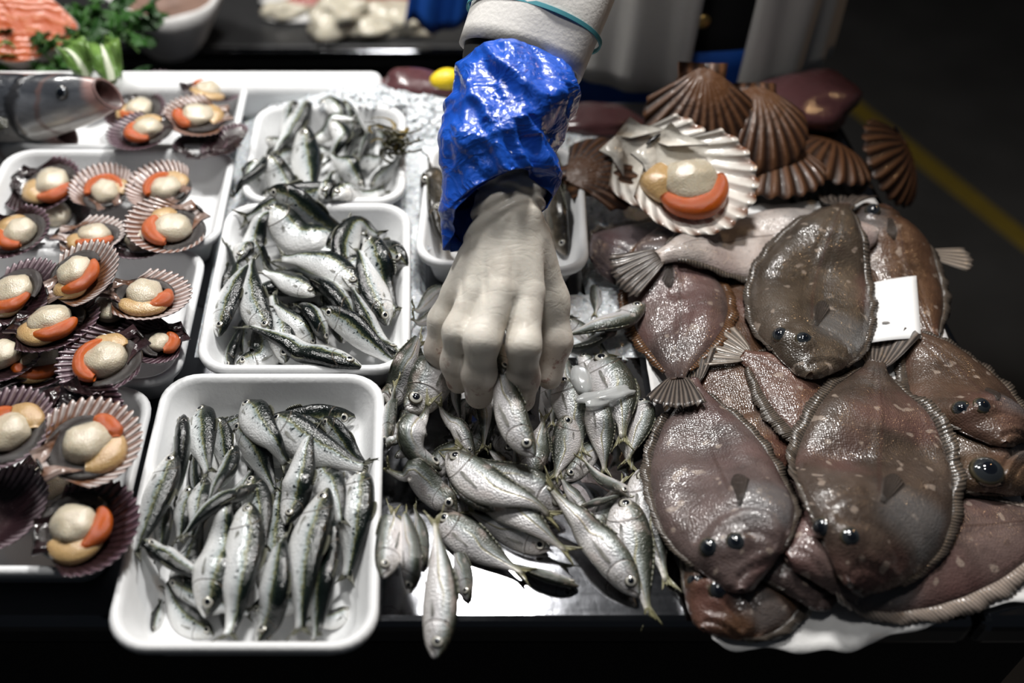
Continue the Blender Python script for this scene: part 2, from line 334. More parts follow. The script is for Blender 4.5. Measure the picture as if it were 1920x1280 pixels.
s = Mat('crushed_ice', (.72, .76, .80), .25, spec=.5, sss=.3, coat=.4, coatr=.1); o_ = s.coord(); n_ = s.noise(o_, 70, 4, rough=.7); s.to('Base Color', s.mix(n_, (.55, .59, .63), (.85, .87, .88))); s.bump(s.math('ADD', n_, s.voro(o_, 160)), .004, .7); M['ice'] = s.m
s = Mat('ice_lump', (.82, .84, .84), .15, trans=.55, coat=.6); s.set('IOR', 1.31); M['jelly'] = s.m
s = Mat('wet_paper', (.80, .80, .79), .5, spec=.3); o_ = s.coord(); n_ = s.noise(o_, 14, 5); s.to('Base Color', s.mix(n_, (.70, .69, .67), (.84, .84, .84))); s.bump(s.noise(o_, 40, 4), .003, .5); M['paper'] = s.m
M['card'] = plain('white_card', (.88, .88, .88), .5, 30, .02); M['card_hole'] = plain('card_tear', (.22, .21, .20), .8)
s = Mat('latex_glove', (.70, .65, .57), .42, spec=.4, sss=.12); o_ = s.coord()
n_ = s.noise(o_, 42, 4); f_ = s.noise(o_, 260, 2); wet = s.step(s.noise(o_, 30, 2), .52, .56)
c_ = s.mix(n_, (.70, .655, .575), (.80, .755, .68)); c_ = s.mix(s.math('MULTIPLY', wet, .22), c_, (.42, .36, .30))
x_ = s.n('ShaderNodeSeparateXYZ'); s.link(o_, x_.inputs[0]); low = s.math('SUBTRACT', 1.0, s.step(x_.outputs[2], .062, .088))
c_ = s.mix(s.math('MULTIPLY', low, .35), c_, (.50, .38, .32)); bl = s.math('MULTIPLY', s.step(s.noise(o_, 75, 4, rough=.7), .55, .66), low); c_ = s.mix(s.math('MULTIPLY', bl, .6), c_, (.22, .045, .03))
s.to('Base Color', c_); s.to('Roughness', s.math('SUBTRACT', .45, s.math('MULTIPLY', wet, .15))); cr_ = s.math('ABSOLUTE', s.math('SUBTRACT', s.noise(s.vmul(o_, (30., 75., 75.)), 1.0, 3, dist=.6), .5)); s.bump(s.math('ADD', s.math('MULTIPLY', n_, .8), s.math('ADD', s.math('MULTIPLY', f_, .12), s.math('MULTIPLY', s.math('MINIMUM', cr_, .10), .9))), .003, .32); M['glove'] = s.m
s = Mat('blue_film', (.012, .085, .55), .32, coat=.6, coatr=.16); o_ = s.coord(); n_ = s.noise(o_, 46, 4, dist=.8); v_ = s.voro(o_, 55, 'DISTANCE_TO_EDGE'); s.to('Base Color', s.mix(s.noise(o_, 20, 2), (.006, .045, .36), (.016, .12, .62)))
ra = s.math('MINIMUM', s.math('ABSOLUTE', s.math('SUBTRACT', s.noise(s.vmul(o_, (24., 38., 38.)), 1.0, 3, dist=1.2), .5)), .12); rb = s.math('MINIMUM', s.math('ABSOLUTE', s.math('SUBTRACT', s.noise(s.vmul(o_, (90., 60., 60.)), 1.0, 3, dist=.8), .5)), .10)
s.bump(s.math('ADD', s.math('MULTIPLY', n_, .35), s.math('ADD', s.math('MULTIPLY', ra, -5.0), s.math('MULTIPLY', rb, -1.0))), .0038, .34); M['film'] = s.m
M['coat'] = plain('white_coat_cloth', (.72, .70, .67), .85, 300, .06, .0006); M['teal'] = plain('teal_piping', (.05, .25, .30), .7); M['black_cloth'] = plain('black_cloth', (.008, .008, .009), .8); M['apron'] = plain('blue_apron', (.015, .09, .42), .4, 12, .2)
M['brass'] = plain('brass_button', (.55, .36, .12), .35, metal=.9); M['skin'] = plain('skin', (.5, .3, .22), .5)
M['meat'] = flesh_mat('scallop_meat', (.42, .34, .22), (.76, .70, .57), .4, 1.0, 30); M['roe'] = flesh_mat('scallop_roe', (.42, .058, .001), (.54, .115, .004), 0, .5); M['mantle'] = flesh_mat('scallop_mantle', (.36, .19, .06), (.62, .44, .22), .25, .9, 30)
M['membrane'] = flesh_mat('scallop_membrane', (.006, .005, .005), (.03, .02, .016), 0, .3)
M['sh_dark'] = shell_mat('shell_dark', (.014, .009, .010), (.022, .010, .011), (.03, .012, .02), (.22, .14, .17), 22, .90)
M['sh_purple'] = shell_mat('shell_purple', (.05, .03, .032), (.025, .011, .014), (.045, .018, .03), (.40, .31, .34), 22, .82)
M['sh_pale'] = shell_mat('shell_pale', (.34, .25, .22), (.10, .04, .018), (.20, .10, .07), (.70, .62, .60), 22, .78)
M['sh_white'] = shell_mat('shell_white', (.50, .44, .42), (.16, .07, .035), (.20, .10, .07), (.74, .68, .66), 22, .78)
M['sh_out'] = shell_mat('shell_outside', (.08, .04, .045), (.06, .03, .035), (.03, .012, .02), (.32, .25, .27), 22, .4)
M['king_in'] = shell_mat('king_shell_inside', (.74, .70, .62), (.82, .78, .72), (.16, .055, .02), (.80, .75, .68), 13, .90, .5)
M['king_out'] = shell_mat('king_shell_outside', (.10, .04, .014), (.06, .022, .009), (.022, .008, .004), (.12, .05, .02), 13, .35, .35, .12)
s = Mat('salmon_flesh', rough=.45, coat=.2, coatr=.15, sss=.3); o_ = s.coord(); w_ = s.n('ShaderNodeTexWave', wave_type='RINGS'); s.link(o_, w_.inputs['Vector']); w_.inputs['Scale'].default_value = 55; w_.inputs['Distortion'].default_value = 5; w_.inputs['Detail'].default_value = 2; w_.inputs['Detail Scale'].default_value = .8
s.to('Base Color', s.mix(s.math('MULTIPLY', s.step(w_.outputs['Fac'], .82, 1.0), .30), s.mix(s.noise(o_, 40, 3), (.38, .055, .006), (.48, .095, .014)), (.60, .27, .12))); s.bump(w_.outputs['Fac'], .002, .4); M['salmon'] = s.m
M['salmon_skin'] = plain('salmon_skin', (.42, .36, .34), .35, 80, .4, coat=.4)
s = Mat('parsley_leaf', rough=.45, spec=.4); s.to('Base Color', s.mix(s.rand(), (.008, .04, .006), (.035, .12, .015))); M['parsley'] = s.m
s = Mat('lettuce', rough=.4, coat=.3); o_ = s.coord(); s.to('Base Color', s.mix(s.noise(o_, 45, 3), (.03, .11, .012), (.20, .32, .08))); s.bump(s.noise(o_, 70, 3), .004, .6); M['lettuce'] = s.m; M['rib'] = plain('lettuce_rib', (.66, .70, .55), .4)
M['stem'] = plain('parsley_stem', (.10, .22, .05), .5); M['seaweed'] = plain('seaweed', (.022, .02, .006), .3, 90, .6, .003, coat=.6); M['seaweed_tip'] = plain('seaweed_tip', (.16, .11, .02), .4)
M['lemon'] = plain('lemon_peel', (.80, .58, .02), .4, 200, .1, .001); M['tuna'] = flesh_mat('purple_red_fillet', (.05, .018, .02), (.13, .055, .06), .1, .3); M['redpack'] = plain('red_meat', (.30, .04, .02), .35, 30, .4, coat=.3)
M['octo'] = flesh_mat('pale_squid', (.50, .46, .36), (.72, .67, .55), .2, .5, 40); M['brownfood'] = plain('brown_food', (.20, .12, .09), .6, 60, .4, .004); M['darktop'] = plain('dark_steel_top', (.07, .07, .072), .35, metal=.6)
M['mouth'] = flesh_mat('fish_mouth', (.10, .06, .055), (.26, .16, .15), .1); M['throat'] = plain('fish_throat', (.05, .02, .018), .4)
M['gloss_black'] = plain('hinge_ligament', (.012, .01, .01), .25)
# ------------------------------------------------------------------ the setting
def slab(x0, x1, y0, y1, z0, z1, bev=.004, seg=3):
    """box with rounded edges, as vertices and faces"""
    import bmesh
    bm = bmesh.new(); bmesh.ops.create_cube(bm, size=1)
    for v in bm.verts: v.co = Vector(((x0+x1)/2+v.co.x*(x1-x0), (y0+y1)/2+v.co.y*(y1-y0), (z0+z1)/2+v.co.z*(z1-z0)))
    bmesh.ops.bevel(bm, geom=bm.edges[:], offset=bev, segments=seg, affect='EDGES', profile=.5)
    V = np.array([v.co[:] for v in bm.verts]); Fc = [[v.index for v in f.verts] for f in bm.faces]; bm.free(); return V, Fc
def slab_obj(name, mat, dims, parent=None, bev=.004):
    V, Fc = slab(*dims, bev=bev); c = np.array([(dims[0]+dims[1])/2, (dims[2]+dims[3])/2, dims[4]]) if parent is None else np.zeros(3)
    return obj(name, mesh(name, V-c, Fc, mat, smooth=False), parent, c)

setp(slab_obj('floor', M['floor'], (-4, 5, -2, 4.2, -1.0, -.9)), kind='structure')
setp(slab_obj('wall_back', M['dark_wall'], (-4, 5, 4.2, 4.3, -.9, 2.4)), kind='structure')
yl = slab_obj('trim_1', M['yellow_paint'], (-.03, .03, -1.6, 1.6, 0, .003), bev=.001); yl.location = (1.40, 1.45, -.9); yl.rotation_euler = (0, 0, math.radians(20.7))
setp(yl, 'yellow line painted on the dark floor beside the counter', kind='structure')

CT = empty('display_counter', (-.1, .1, -.9), 'stainless steel display counter that carries the fish trays', 'counter')
def cpart(name, mat, dims, bev=.003):
    V, Fc = slab(*dims, bev=bev); return obj(name, mesh(name, V-np.array([-.1, .1, -.9]), Fc, mat, smooth=False), CT)
cpart('worktop', M['steel'], (-.75, .398, -.240, .44, -.03, 0), .008)
cpart('worktop_end', M['steel'], (.400, .492, -.240, .44, -.03, 0), .008)
cpart('front_panel', M['black'], (-.75, .48, -.215, -.19, -.9, -.031)); cpart('side_panel', M['black'], (.455, .48, -.189, .43, -.9, -.031)); cpart('back_panel', M['black'], (-.75, .454, .40, .425, -.9, -.031))
i0, j0 = cell(-.75, -.24); i1, j1 = cell(.492, .44); H[i0:i1, j0:j1] = 0.0

# ------------------------------------------------------------------ foam trays
def rrect(w, l, r, n=7):
    P = []
    for cx, cy, a0 in ((w/2-r, l/2-r, 0), (-w/2+r, l/2-r, 90), (-w/2+r, -l/2+r, 180), (w/2-r, -l/2+r, 270)):
        for k in range(n+1):
            a = math.radians(a0+90*k/n); P.append((cx+r*math.cos(a), cy+r*math.sin(a)))
    return np.array(P)
def tray(cx, cy, w, l, label, rot=0, z=0.0, ht=.04, wet=None):
    prof = [(.007, -.010, .024), (.001, -.008, .028), (0, -.003, .029), (.0015, -.0005, .029), (.004, 0, .027), (.0065, -.0012, .025), (.0085, -.005, .023), (.016, -.026, .020), (.020, -.0325, .018), (.026, -.0345, .014), (.045, -.035, .010)]
    out = [(.0085, -.012, .022), (.017, -ht, .018)]
    rings = [(a, b, c) for a, b, c in out[::-1]]+prof
    V = []; n = None
    for ins, dz, r in rings:
        P = rrect(w-2*ins, l-2*ins, r); n = len(P); V += [(x, y, ht+dz) for x, y in P]
    Fc = [(a, b, c, d) for a, d, c, b in grid_faces(len(rings), n, True)]
    k = len(V); V.append((0, 0, ht-.035)); V.append((0, 0, 0)); last = (len(rings)-1)*n
    Fc += [(last+(j+1) % n, k, last+j) for j in range(n)]+[((j+1) % n, j, k+1) for j in range(n)]
    o = obj('foam_tray', mesh('foam_tray', V, Fc, M['foam']), None, (cx, cy, z)); o.rotation_euler = (0, 0, math.radians(rot))
    setp(o, label, 'tray', 'white foam trays on the counter')
    # into the height field
    xs = np.arange(HX0, HX0+NXH*RES, RES); ys = np.arange(HY0, HY0+NYH*RES, RES)
    X, Y = np.meshgrid(xs[:NXH], ys[:NYH], indexing='ij'); a = math.radians(-rot)
    dx = (X-cx)*math.cos(a)-(Y-cy)*math.sin(a); dy = (X-cx)*math.sin(a)+(Y-cy)*math.cos(a)
    q = np.minimum(w/2-np.abs(dx), l/2-np.abs(dy)); r = .026
    ex = np.maximum(np.abs(dx)-(w/2-r), 0); ey = np.maximum(np.abs(dy)-(l/2-r), 0); q = np.where((ex > 0) & (ey > 0), r-np.hypot(ex, ey), q)
    hz = z+ht+np.interp(q, [0, .004, .0065, .0085, .016, .020, .026, .05], [-.003, 0, -.0012, -.005, -.026, -.0325, -.0345, -.035])
    m = q >= 0; H[m] = np.maximum(H[m], hz[m]); return o
tray(-.300, .3605, .236, .150, 'white foam tray of scallops at the back, beside the gaping grey fish', 0)
tray(-.298, .2040, .238, .158, 'white foam tray of orange and pale scallops, second from the back', 0)
tray(-.308, .0385, .242, .170, 'white foam tray of purple scallops, in front of the orange and pale ones', 0)
tray(-.325, -.1360, .242, .174, 'white foam tray of scallops nearest the front, left edge', 0)
tray(-.0865, .2805, .163, .174, 'white foam tray of sardines at the back, with a tuft of seaweed', 0)
tray(-.0890, .0795, .178, .224, 'white foam tray of sardines in the middle row, left of the gloved hand', 0)
tray(-.1105, -.1575, .179, .245, 'white foam tray of sardines at the front, jutting over the counter edge', 0)
tray(.0905, .1930, .160, .196, 'white foam tray of dark fish under the blue sleeve', -5)
# foam box rim behind the ice
V, Fc = slab(-.50, -.032, .395, .436, 0, .045, bev=.012, seg=4); c_ = np.array([-.266, .415, 0])
fo = obj('foam_box_lid', mesh('foam_box_lid', V-c_, Fc, M['foam']), None, c_); setp(fo, 'pale foam slab edge along the back of the ice', 'foam slab')

# ------------------------------------------------------------------ crushed ice: a bed with lumps
xs = np.arange(-.19, .24, .006); ys = np.arange(.02, .43, .006); V = []
for x in xs:
    for y in ys:
        e = min(1, (x+.19)/.03, (.24-x)/.03, (y-.02)/.05, (.43-y)/.02)
        back = max(0, 1-((y-.385)/.05)**2)*max(0, 1-((x+.03)/.16)**2)
        n = mnoise.noise(Vector((x*30, y*30, 0)))*.004+mnoise.noise(Vector((x*90, y*90, 3)))*.003
        z = max(0, e)*(.006+n)+back*.038*max(0, e)
        V.append((x, y, z-.001))
V = np.array(V)
for x0, x1, y0, y1 in ((-.165, -.006, .195, .366), (-.176, -.002, -.03, .19), (.012, .168, .096, .290)):
    m = (V[:, 0] > x0) & (V[:, 0] < x1) & (V[:, 1] > y0) & (V[:, 1] < y1); V[m, 2] = -.002
c_ = np.array([.0, .2, 0.]); Fc = grid_faces(len(xs), len(ys))
ice = obj('crushed_ice', mesh('crushed_ice', V-c_, Fc, M['ice'], smooth=False), None, c_); solid(ice, .003)
setp(ice, 'crushed ice heaped between and behind the sardine trays', 'ice', kind='stuff')
splat(V[:, 0], V[:, 1], V[:, 2], 2)
LV, LF = [], []; base = [(0, 0, 1), (.9, 0, -.1), (-.3, .85, .1), (-.5, -.7, -.1), (.1, .1, -.9)]; bf = [(0, 1, 2), (0, 2, 3), (0, 3, 1), (4, 2, 1), (4, 3, 2), (4, 1, 3)]
for k in range(1500):
    x = rng.uniform(-.17, .2); y = rng.uniform(.345, .43) if k < 900 else rng.uniform(.0, .42)
    hx = float(Hat(x, y))
    if hx > .036 and y < .36: continue
    if -.18 < x < 0.0 and y < .36: continue
    if .02 < x < .17 and .1 < y < .29: continue
    s = rng.uniform(.002, .005); R = Matrix.Rotation(rng.uniform(0, 6), 3, (rng.random(), rng.random(), rng.random()+.01)); b0 = len(LV)
    for p in base: LV.append(np.array(R @ Vector(p))*s+np.array([x, y, hx+.001]))
    LF += [tuple(b0+i for i in f) for f in bf]
il = obj('ice_lumps', mesh('ice_lumps', np.array(LV)-c_, LF, M['ice'], smooth=False), None, c_); setp(il, 'loose ice chips scattered over the ice heap', 'ice', kind='stuff')
# ------------------------------------------------------------------ round-bodied fish
SARD = dict(girth=1.24, Lstd=.115, name='sardine', cat='sardine', mat='sardine', fin='fin', eye='eye_silver', bf=.875, thick=.52, eyet=.095, eyer=.0255, eyed=.22,
    prof=[(0, .014), (.03, .034), (.08, .053), (.15, .070), (.25, .085), (.38, .094), (.5, .090), (.65, .073), (.8, .048), (.92, .029), (1, .025)], pect=.13)
MACK = dict(girth=1.0, Lstd=.135, name='horse_mackerel', cat='fish', mat='mackerel', fin='fin_y', eye='eye_silver', bf=.86, thick=.50, eyet=.105, eyer=.037, eyed=.20,
    prof=[(0, .016), (.03, .042), (.08, .066), (.15, .086), (.25, .102), (.38, .108), (.5, .098), (.65, .072), (.8, .040), (.92, .018), (1, .016)], pect=.20)
DARK = dict(MACK, mat='darkfish', fin='fin', name='small_fish')
def eye_mesh(mat):
    V, UV = [(0, 0, .42)], [(0, 0)]; nr, ns = 7, 18
    for i in range(1, nr+1):
        r = i/nr
        for j in range(ns):
            a = 2*math.pi*j/ns; V.append((r*math.cos(a), r*math.sin(a), .42*math.cos(r*1.5)-.05*(i == nr))); UV.append((r, j/ns))
    Fc = [(0, 1+j, 1+(j+1) % ns) for j in range(ns)]
    for i in range(nr-1):
        for j in range(ns): Fc.append((1+i*ns+j, 1+(i+1)*ns+j, 1+(i+1)*ns+(j+1) % ns, 1+i*ns+(j+1) % ns))
    k = len(V); V.append((0, 0, -.5)); UV.append((1, 0)); Fc += [(k, 1+(nr-1)*ns+(j+1) % ns, 1+(nr-1)*ns+j) for j in range(ns)]
    return mesh('eye', V, Fc, M[mat], UV)
EYE = {k: eye_mesh(k) for k in ('eye_silver', 'eye_gold', 'eye_flat')}
HINT = {'r': (1, 0), 'l': (-1, 0), 'u': (0, 1), 'd': (0, -1), 'ur': (1, 1), 'ul': (-1, 1), 'dr': (1, -1), 'dl': (-1, -1)}

def settle(px, sp, roll, girth, zfix=None, allow=.0015):
    """spine of a limp fish through the given picture points, resting on the height field; returns samples head -> tail tip"""
    n = 15; t = np.linspace(0, 1, n); px = np.asarray(px, float); z = np.full(n, .03) if zfix is None else np.interp(t, np.linspace(0, 1, len(zfix)), zfix)
    tp = np.linspace(0, 1, len(px))
    if len(px) > 2:
        d = np.r_[0, np.cumsum(np.linalg.norm(np.diff(px, axis=0), axis=1))]; tp = d/d[-1]
    for it in range(5 if zfix is None else 1):
        P = spline([at(u, v, zz) for (u, v), zz in zip(px, np.interp(tp, t, z))], n)
        L = float(np.linalg.norm(np.diff(P[:, :2], axis=0), axis=1).sum())
        if zfix is not None: break
        T = unit(np.gradient(P[:, :2], axis=0)); Nn = np.stack([T[:, 1], -T[:, 0]], 1)
        hb = np.where(t < sp['bf'], interp(t/sp['bf'], sp['prof']), .012)*L*girth; tk = np.where(t < sp['bf'], hb*sp['thick'], .0015)
        c, s = abs(math.cos(math.radians(roll))), abs(math.sin(math.radians(roll)))
        W = np.sqrt((hb*c)**2+(tk*s)**2); Vv = np.sqrt((tk*c)**2+(hb*s)**2)
        req = np.full(n, -9.0)
        for o in np.linspace(-.95, .95, 9):
            q = P[:, :2]+Nn*(W*o)[:, None]; req = np.maximum(req, Hat(q[:, 0], q[:, 1])+Vv*math.sqrt(1-o*o))
        req = req-allow-.18*Vv; req = np.where(req > .034, .034+(req-.034)*.55, req); req = np.clip(req, -.02, .078); ci = .40
        best = None
        for i in range(n):
            for j in range(i+1, n):
                if t[i] <= ci <= t[j]:
                    ln = req[i]+(req[j]-req[i])*(t-t[i])/(t[j]-t[i])
                    ex = np.max(req-ln)
                    if ex < 1e-6:
                        zc = np.interp(ci, t, ln)
                        if best is None or zc < best[0]: best = (zc, ln)
        ln = best[1] if best is not None else np.full(n, req.max())
        ln = np.minimum(ln, req.max()+.003); env = req.copy()
        for _ in range(3): env = np.maximum(req, np.convolve(np.pad(env, 1, mode='edge'), [.25, .5, .25], 'valid'))
        z = .45*ln+.55*np.maximum(env, ln-.03)
    P[:, 2] = z; return P, L

def fish(sp, px, dh, roll=20, label=None, girth=1.0, zfix=None, group=None, name=None, eyes=True, mark=True, allow=.0015, tailscale=1.0, dark=None):
    Lp = np.array([at(u, v, .03)[:2] for u, v in px]); L0 = float(np.linalg.norm(np.diff(Lp, axis=0), axis=1).sum())
    girth = girth*sp['girth']*max(1.0, min(1.25, sp['Lstd']/L0)); roll = roll+(8 if roll < 50 else 0)
    if zfix is None:
        P, L = settle(px, sp, roll, girth, None, allow)
    else: P, L = settle(px, sp, roll, girth, zfix)
    nr, ns = 30, 18; S = spline(P, 61); Ltot = float(np.linalg.norm(np.diff(S, axis=0), axis=1).sum())
    tt = np.linspace(0, 1, 61); bt = np.linspace(0, 1, nr)**1.15; C = np.stack([np.interp(bt*sp['bf'], tt, S[:, k]) for k in range(3)], 1)
    T = unit(np.gradient(C, axis=0)); N = unit(np.stack([T[:, 1], -T[:, 0], np.zeros(nr)], 1)); U = np.cross(N, T); U *= np.sign(U[:, 2:3]+1e-9)
    h = np.array(HINT[dh], float); sg = 1 if float(N[nr//2, :2]@h) > 0 else -1
    a = math.radians(roll); D = unit(sg*N*math.cos(a)+U*math.sin(a)); B = unit(-sg*N*math.sin(a)+U*math.cos(a))
    root = empty(name or sp['name'], tuple(P[7]-np.array([0, 0, .004])), label, sp['cat'], group); O = np.array(root.location)
    hh = smooth_interp(bt, sp['prof'])*L*girth; tk = hh*sp['thick']*(1+.07*np.exp(-((bt-.18)/.06)**2)-.05*np.exp(-((bt-.27)/.03)**2))
    tk[-4:] *= np.array([.95, .85, .7, .6]); V, UV = [], []
    for i in range(nr):
        for j in range(ns):
            th = 2*math.pi*j/ns; cy, sx = math.cos(th), math.sin(th)
            yb = cy*(1.0 if cy > 0 else 1.04)-.04*math.sin(math.pi*bt[i]); xb = math.copysign(abs(sx)**.88, sx)*(1-.18*max(0, -cy)**2)
            V.append(C[i]+D[i]*yb*hh[i]+B[i]*xb*tk[i]-O); UV.append((bt[i], abs(((j/ns+.5) % 1)-.5)*2))
    Fc = grid_faces(nr, ns, True); k = len(V)
    V += [C[0]-T[0]*hh[0]*.5-D[0]*hh[0]*.2-O, C[-1]-O]; UV += [(0, .5), (1, .5)]
    Fc += [(k, j, (j+1) % ns) for j in range(ns)]+[(k+1, (nr-1)*ns+(j+1) % ns, (nr-1)*ns+j) for j in range(ns)]
    obj('body', mesh('body', V, Fc, M[sp['mat']], UV), root)
    # eyes
    if eyes:
        e = sp['eyet']; f = lambda A: np.array([np.interp(e, bt, A[:, q]) for q in range(3)])
        c, d, b, t_ = f(C), unit(f(D)), unit(f(B)), unit(f(T)); eh, et = np.interp(e, bt, hh), np.interp(e, bt, tk); r = sp['eyer']*L*girth
        for sd in (1, -1):
            nrm = unit(b*sd*.96+d*.2); x = unit(np.cross(d, nrm)); y = np.cross(nrm, x)
            eo = obj('eye', EYE[sp['eye']], root); p = c+d*sp['eyed']*eh+b*sd*et*.90-O
            eo.matrix_local = Matrix([[x[q]*r, y[q]*r, nrm[q]*r, p[q]] for q in range(3)]+[[0, 0, 0, 1]])
    # tail fin, forked
    E = S[-1]-C[-1]; el = np.linalg.norm(E); E = unit(E); nk, ne = 13, 5; V, UV = [], []
    d_ = unit(D[-1]*.9+0.0); hp = hh[-1]
    for i in range(ne):
        e = i/(ne-1)
        for j in range(nk):
            k_ = -1+2*j/(nk-1); ln = el*(.42+.58*abs(k_)**1.3)*1.08
            V.append(C[-1]-E*.004+E*(ln*e)+d_*k_*(hp*.8+e*.062*L*tailscale)+B[-1]*.0012*math.sin(k_*7)*e-O); UV.append((e, j/(nk-1)))
    solid(obj('tail_fin', mesh('tail_fin', V, grid_faces(ne, nk), M[sp['fin']], UV), root), .0006)
    # dorsal and anal fins, folded low
    for nm, t0, t1, sgn, ht in (('dorsal_fin', .40, .56 if sp is SARD else .82, 1, .024 if sp is SARD else .012), ('anal_fin', .66, .82, -1, .012)):
        V, UV = [], []
        for i in range(9):
            q = t0+(t1-t0)*i/8; c = np.array([np.interp(q, bt, C[:, w]) for w in range(3)]); d = np.array([np.interp(q, bt, D[:, w]) for w in range(3)])*sgn; hq = np.interp(q, bt, hh); tg = np.array([np.interp(q, bt, T[:, w]) for w in range(3)])
            up = ht*L*math.sin(math.pi*min(1, .12+.88*i/8))**.6*(1-.5*i/8)
            V += [c+d*hq*.96-O, c+d*(hq+up)+tg*up*.7-O]; UV += [(0, i/8), (1, i/8)]
        solid(obj(nm, mesh(nm, V, grid_faces(9, 2), M['fin'], UV), root), .0005)
    # pectoral fin on the flank that shows
    q = .27; f = lambda A: np.array([np.interp(q, bt, A[:, w]) for w in range(3)])
    c, d, b, t_ = f(C), unit(f(D)), unit(f(B)), unit(f(T)); hq, tq = np.interp(q, bt, hh), np.interp(q, bt, tk); V, UV = [], []
    sd = 1 if b[2] >= 0 else -1; pl = sp['pect']*L
    for i in range(6):
        e = i/5
        for j in range(5):
            k_ = -1+2*j/4; V.append(c-d*hq*.30+b*sd*(tq*(.97-.12*e)+.0005)+t_*pl*e*(1-.2*abs(k_))+d*k_*(.008+.022*math.sin(math.pi*min(.9, e+.1)))*L*.5-d*e*.01*L-O); UV.append((e, j/4))
    solid(obj('pectoral_fin', mesh('pectoral_fin', V, grid_faces(6, 5), M['fin_side'], UV), root), .0004)
    # into the height field
    if mark:
        c_, s_ = abs(math.cos(a)), abs(math.sin(a)); m = S[::1]; q = np.minimum(tt/sp['bf'], 1); hb = np.where(tt < sp['bf'], interp(q, sp['prof']), .012)*L*girth; tb = np.where(tt < sp['bf'], hb*sp['thick'], .0012)
        W = np.sqrt((hb*c_)**2+(tb*s_)**2); Vv = np.sqrt((tb*c_)**2+(hb*s_)**2); Tn = unit(np.gradient(S[:, :2], axis=0)); Nn = np.stack([Tn[:, 1], -Tn[:, 0]], 1)
        for o in np.linspace(-.95, .95, 17):
            p = S[:, :2]+Nn*(W*o)[:, None]; splat(p[:, 0], p[:, 1], S[:, 2]+Vv*math.sqrt(1-o*o), 1)
    return root
def zoomed(lst, ox, oy, sc): return [([(ox+x/sc, oy+y/sc) for x, y in e[0]],)+tuple(e[1:]) for e in lst]
def lay(sp, lst, group, **kw):
    for e in lst:
        px, dh, roll, label = e[:4]; k = dict(kw); k.update(e[4] if len(e) > 4 else {})
        fish(sp, px, dh, roll, label, group=group, **k)
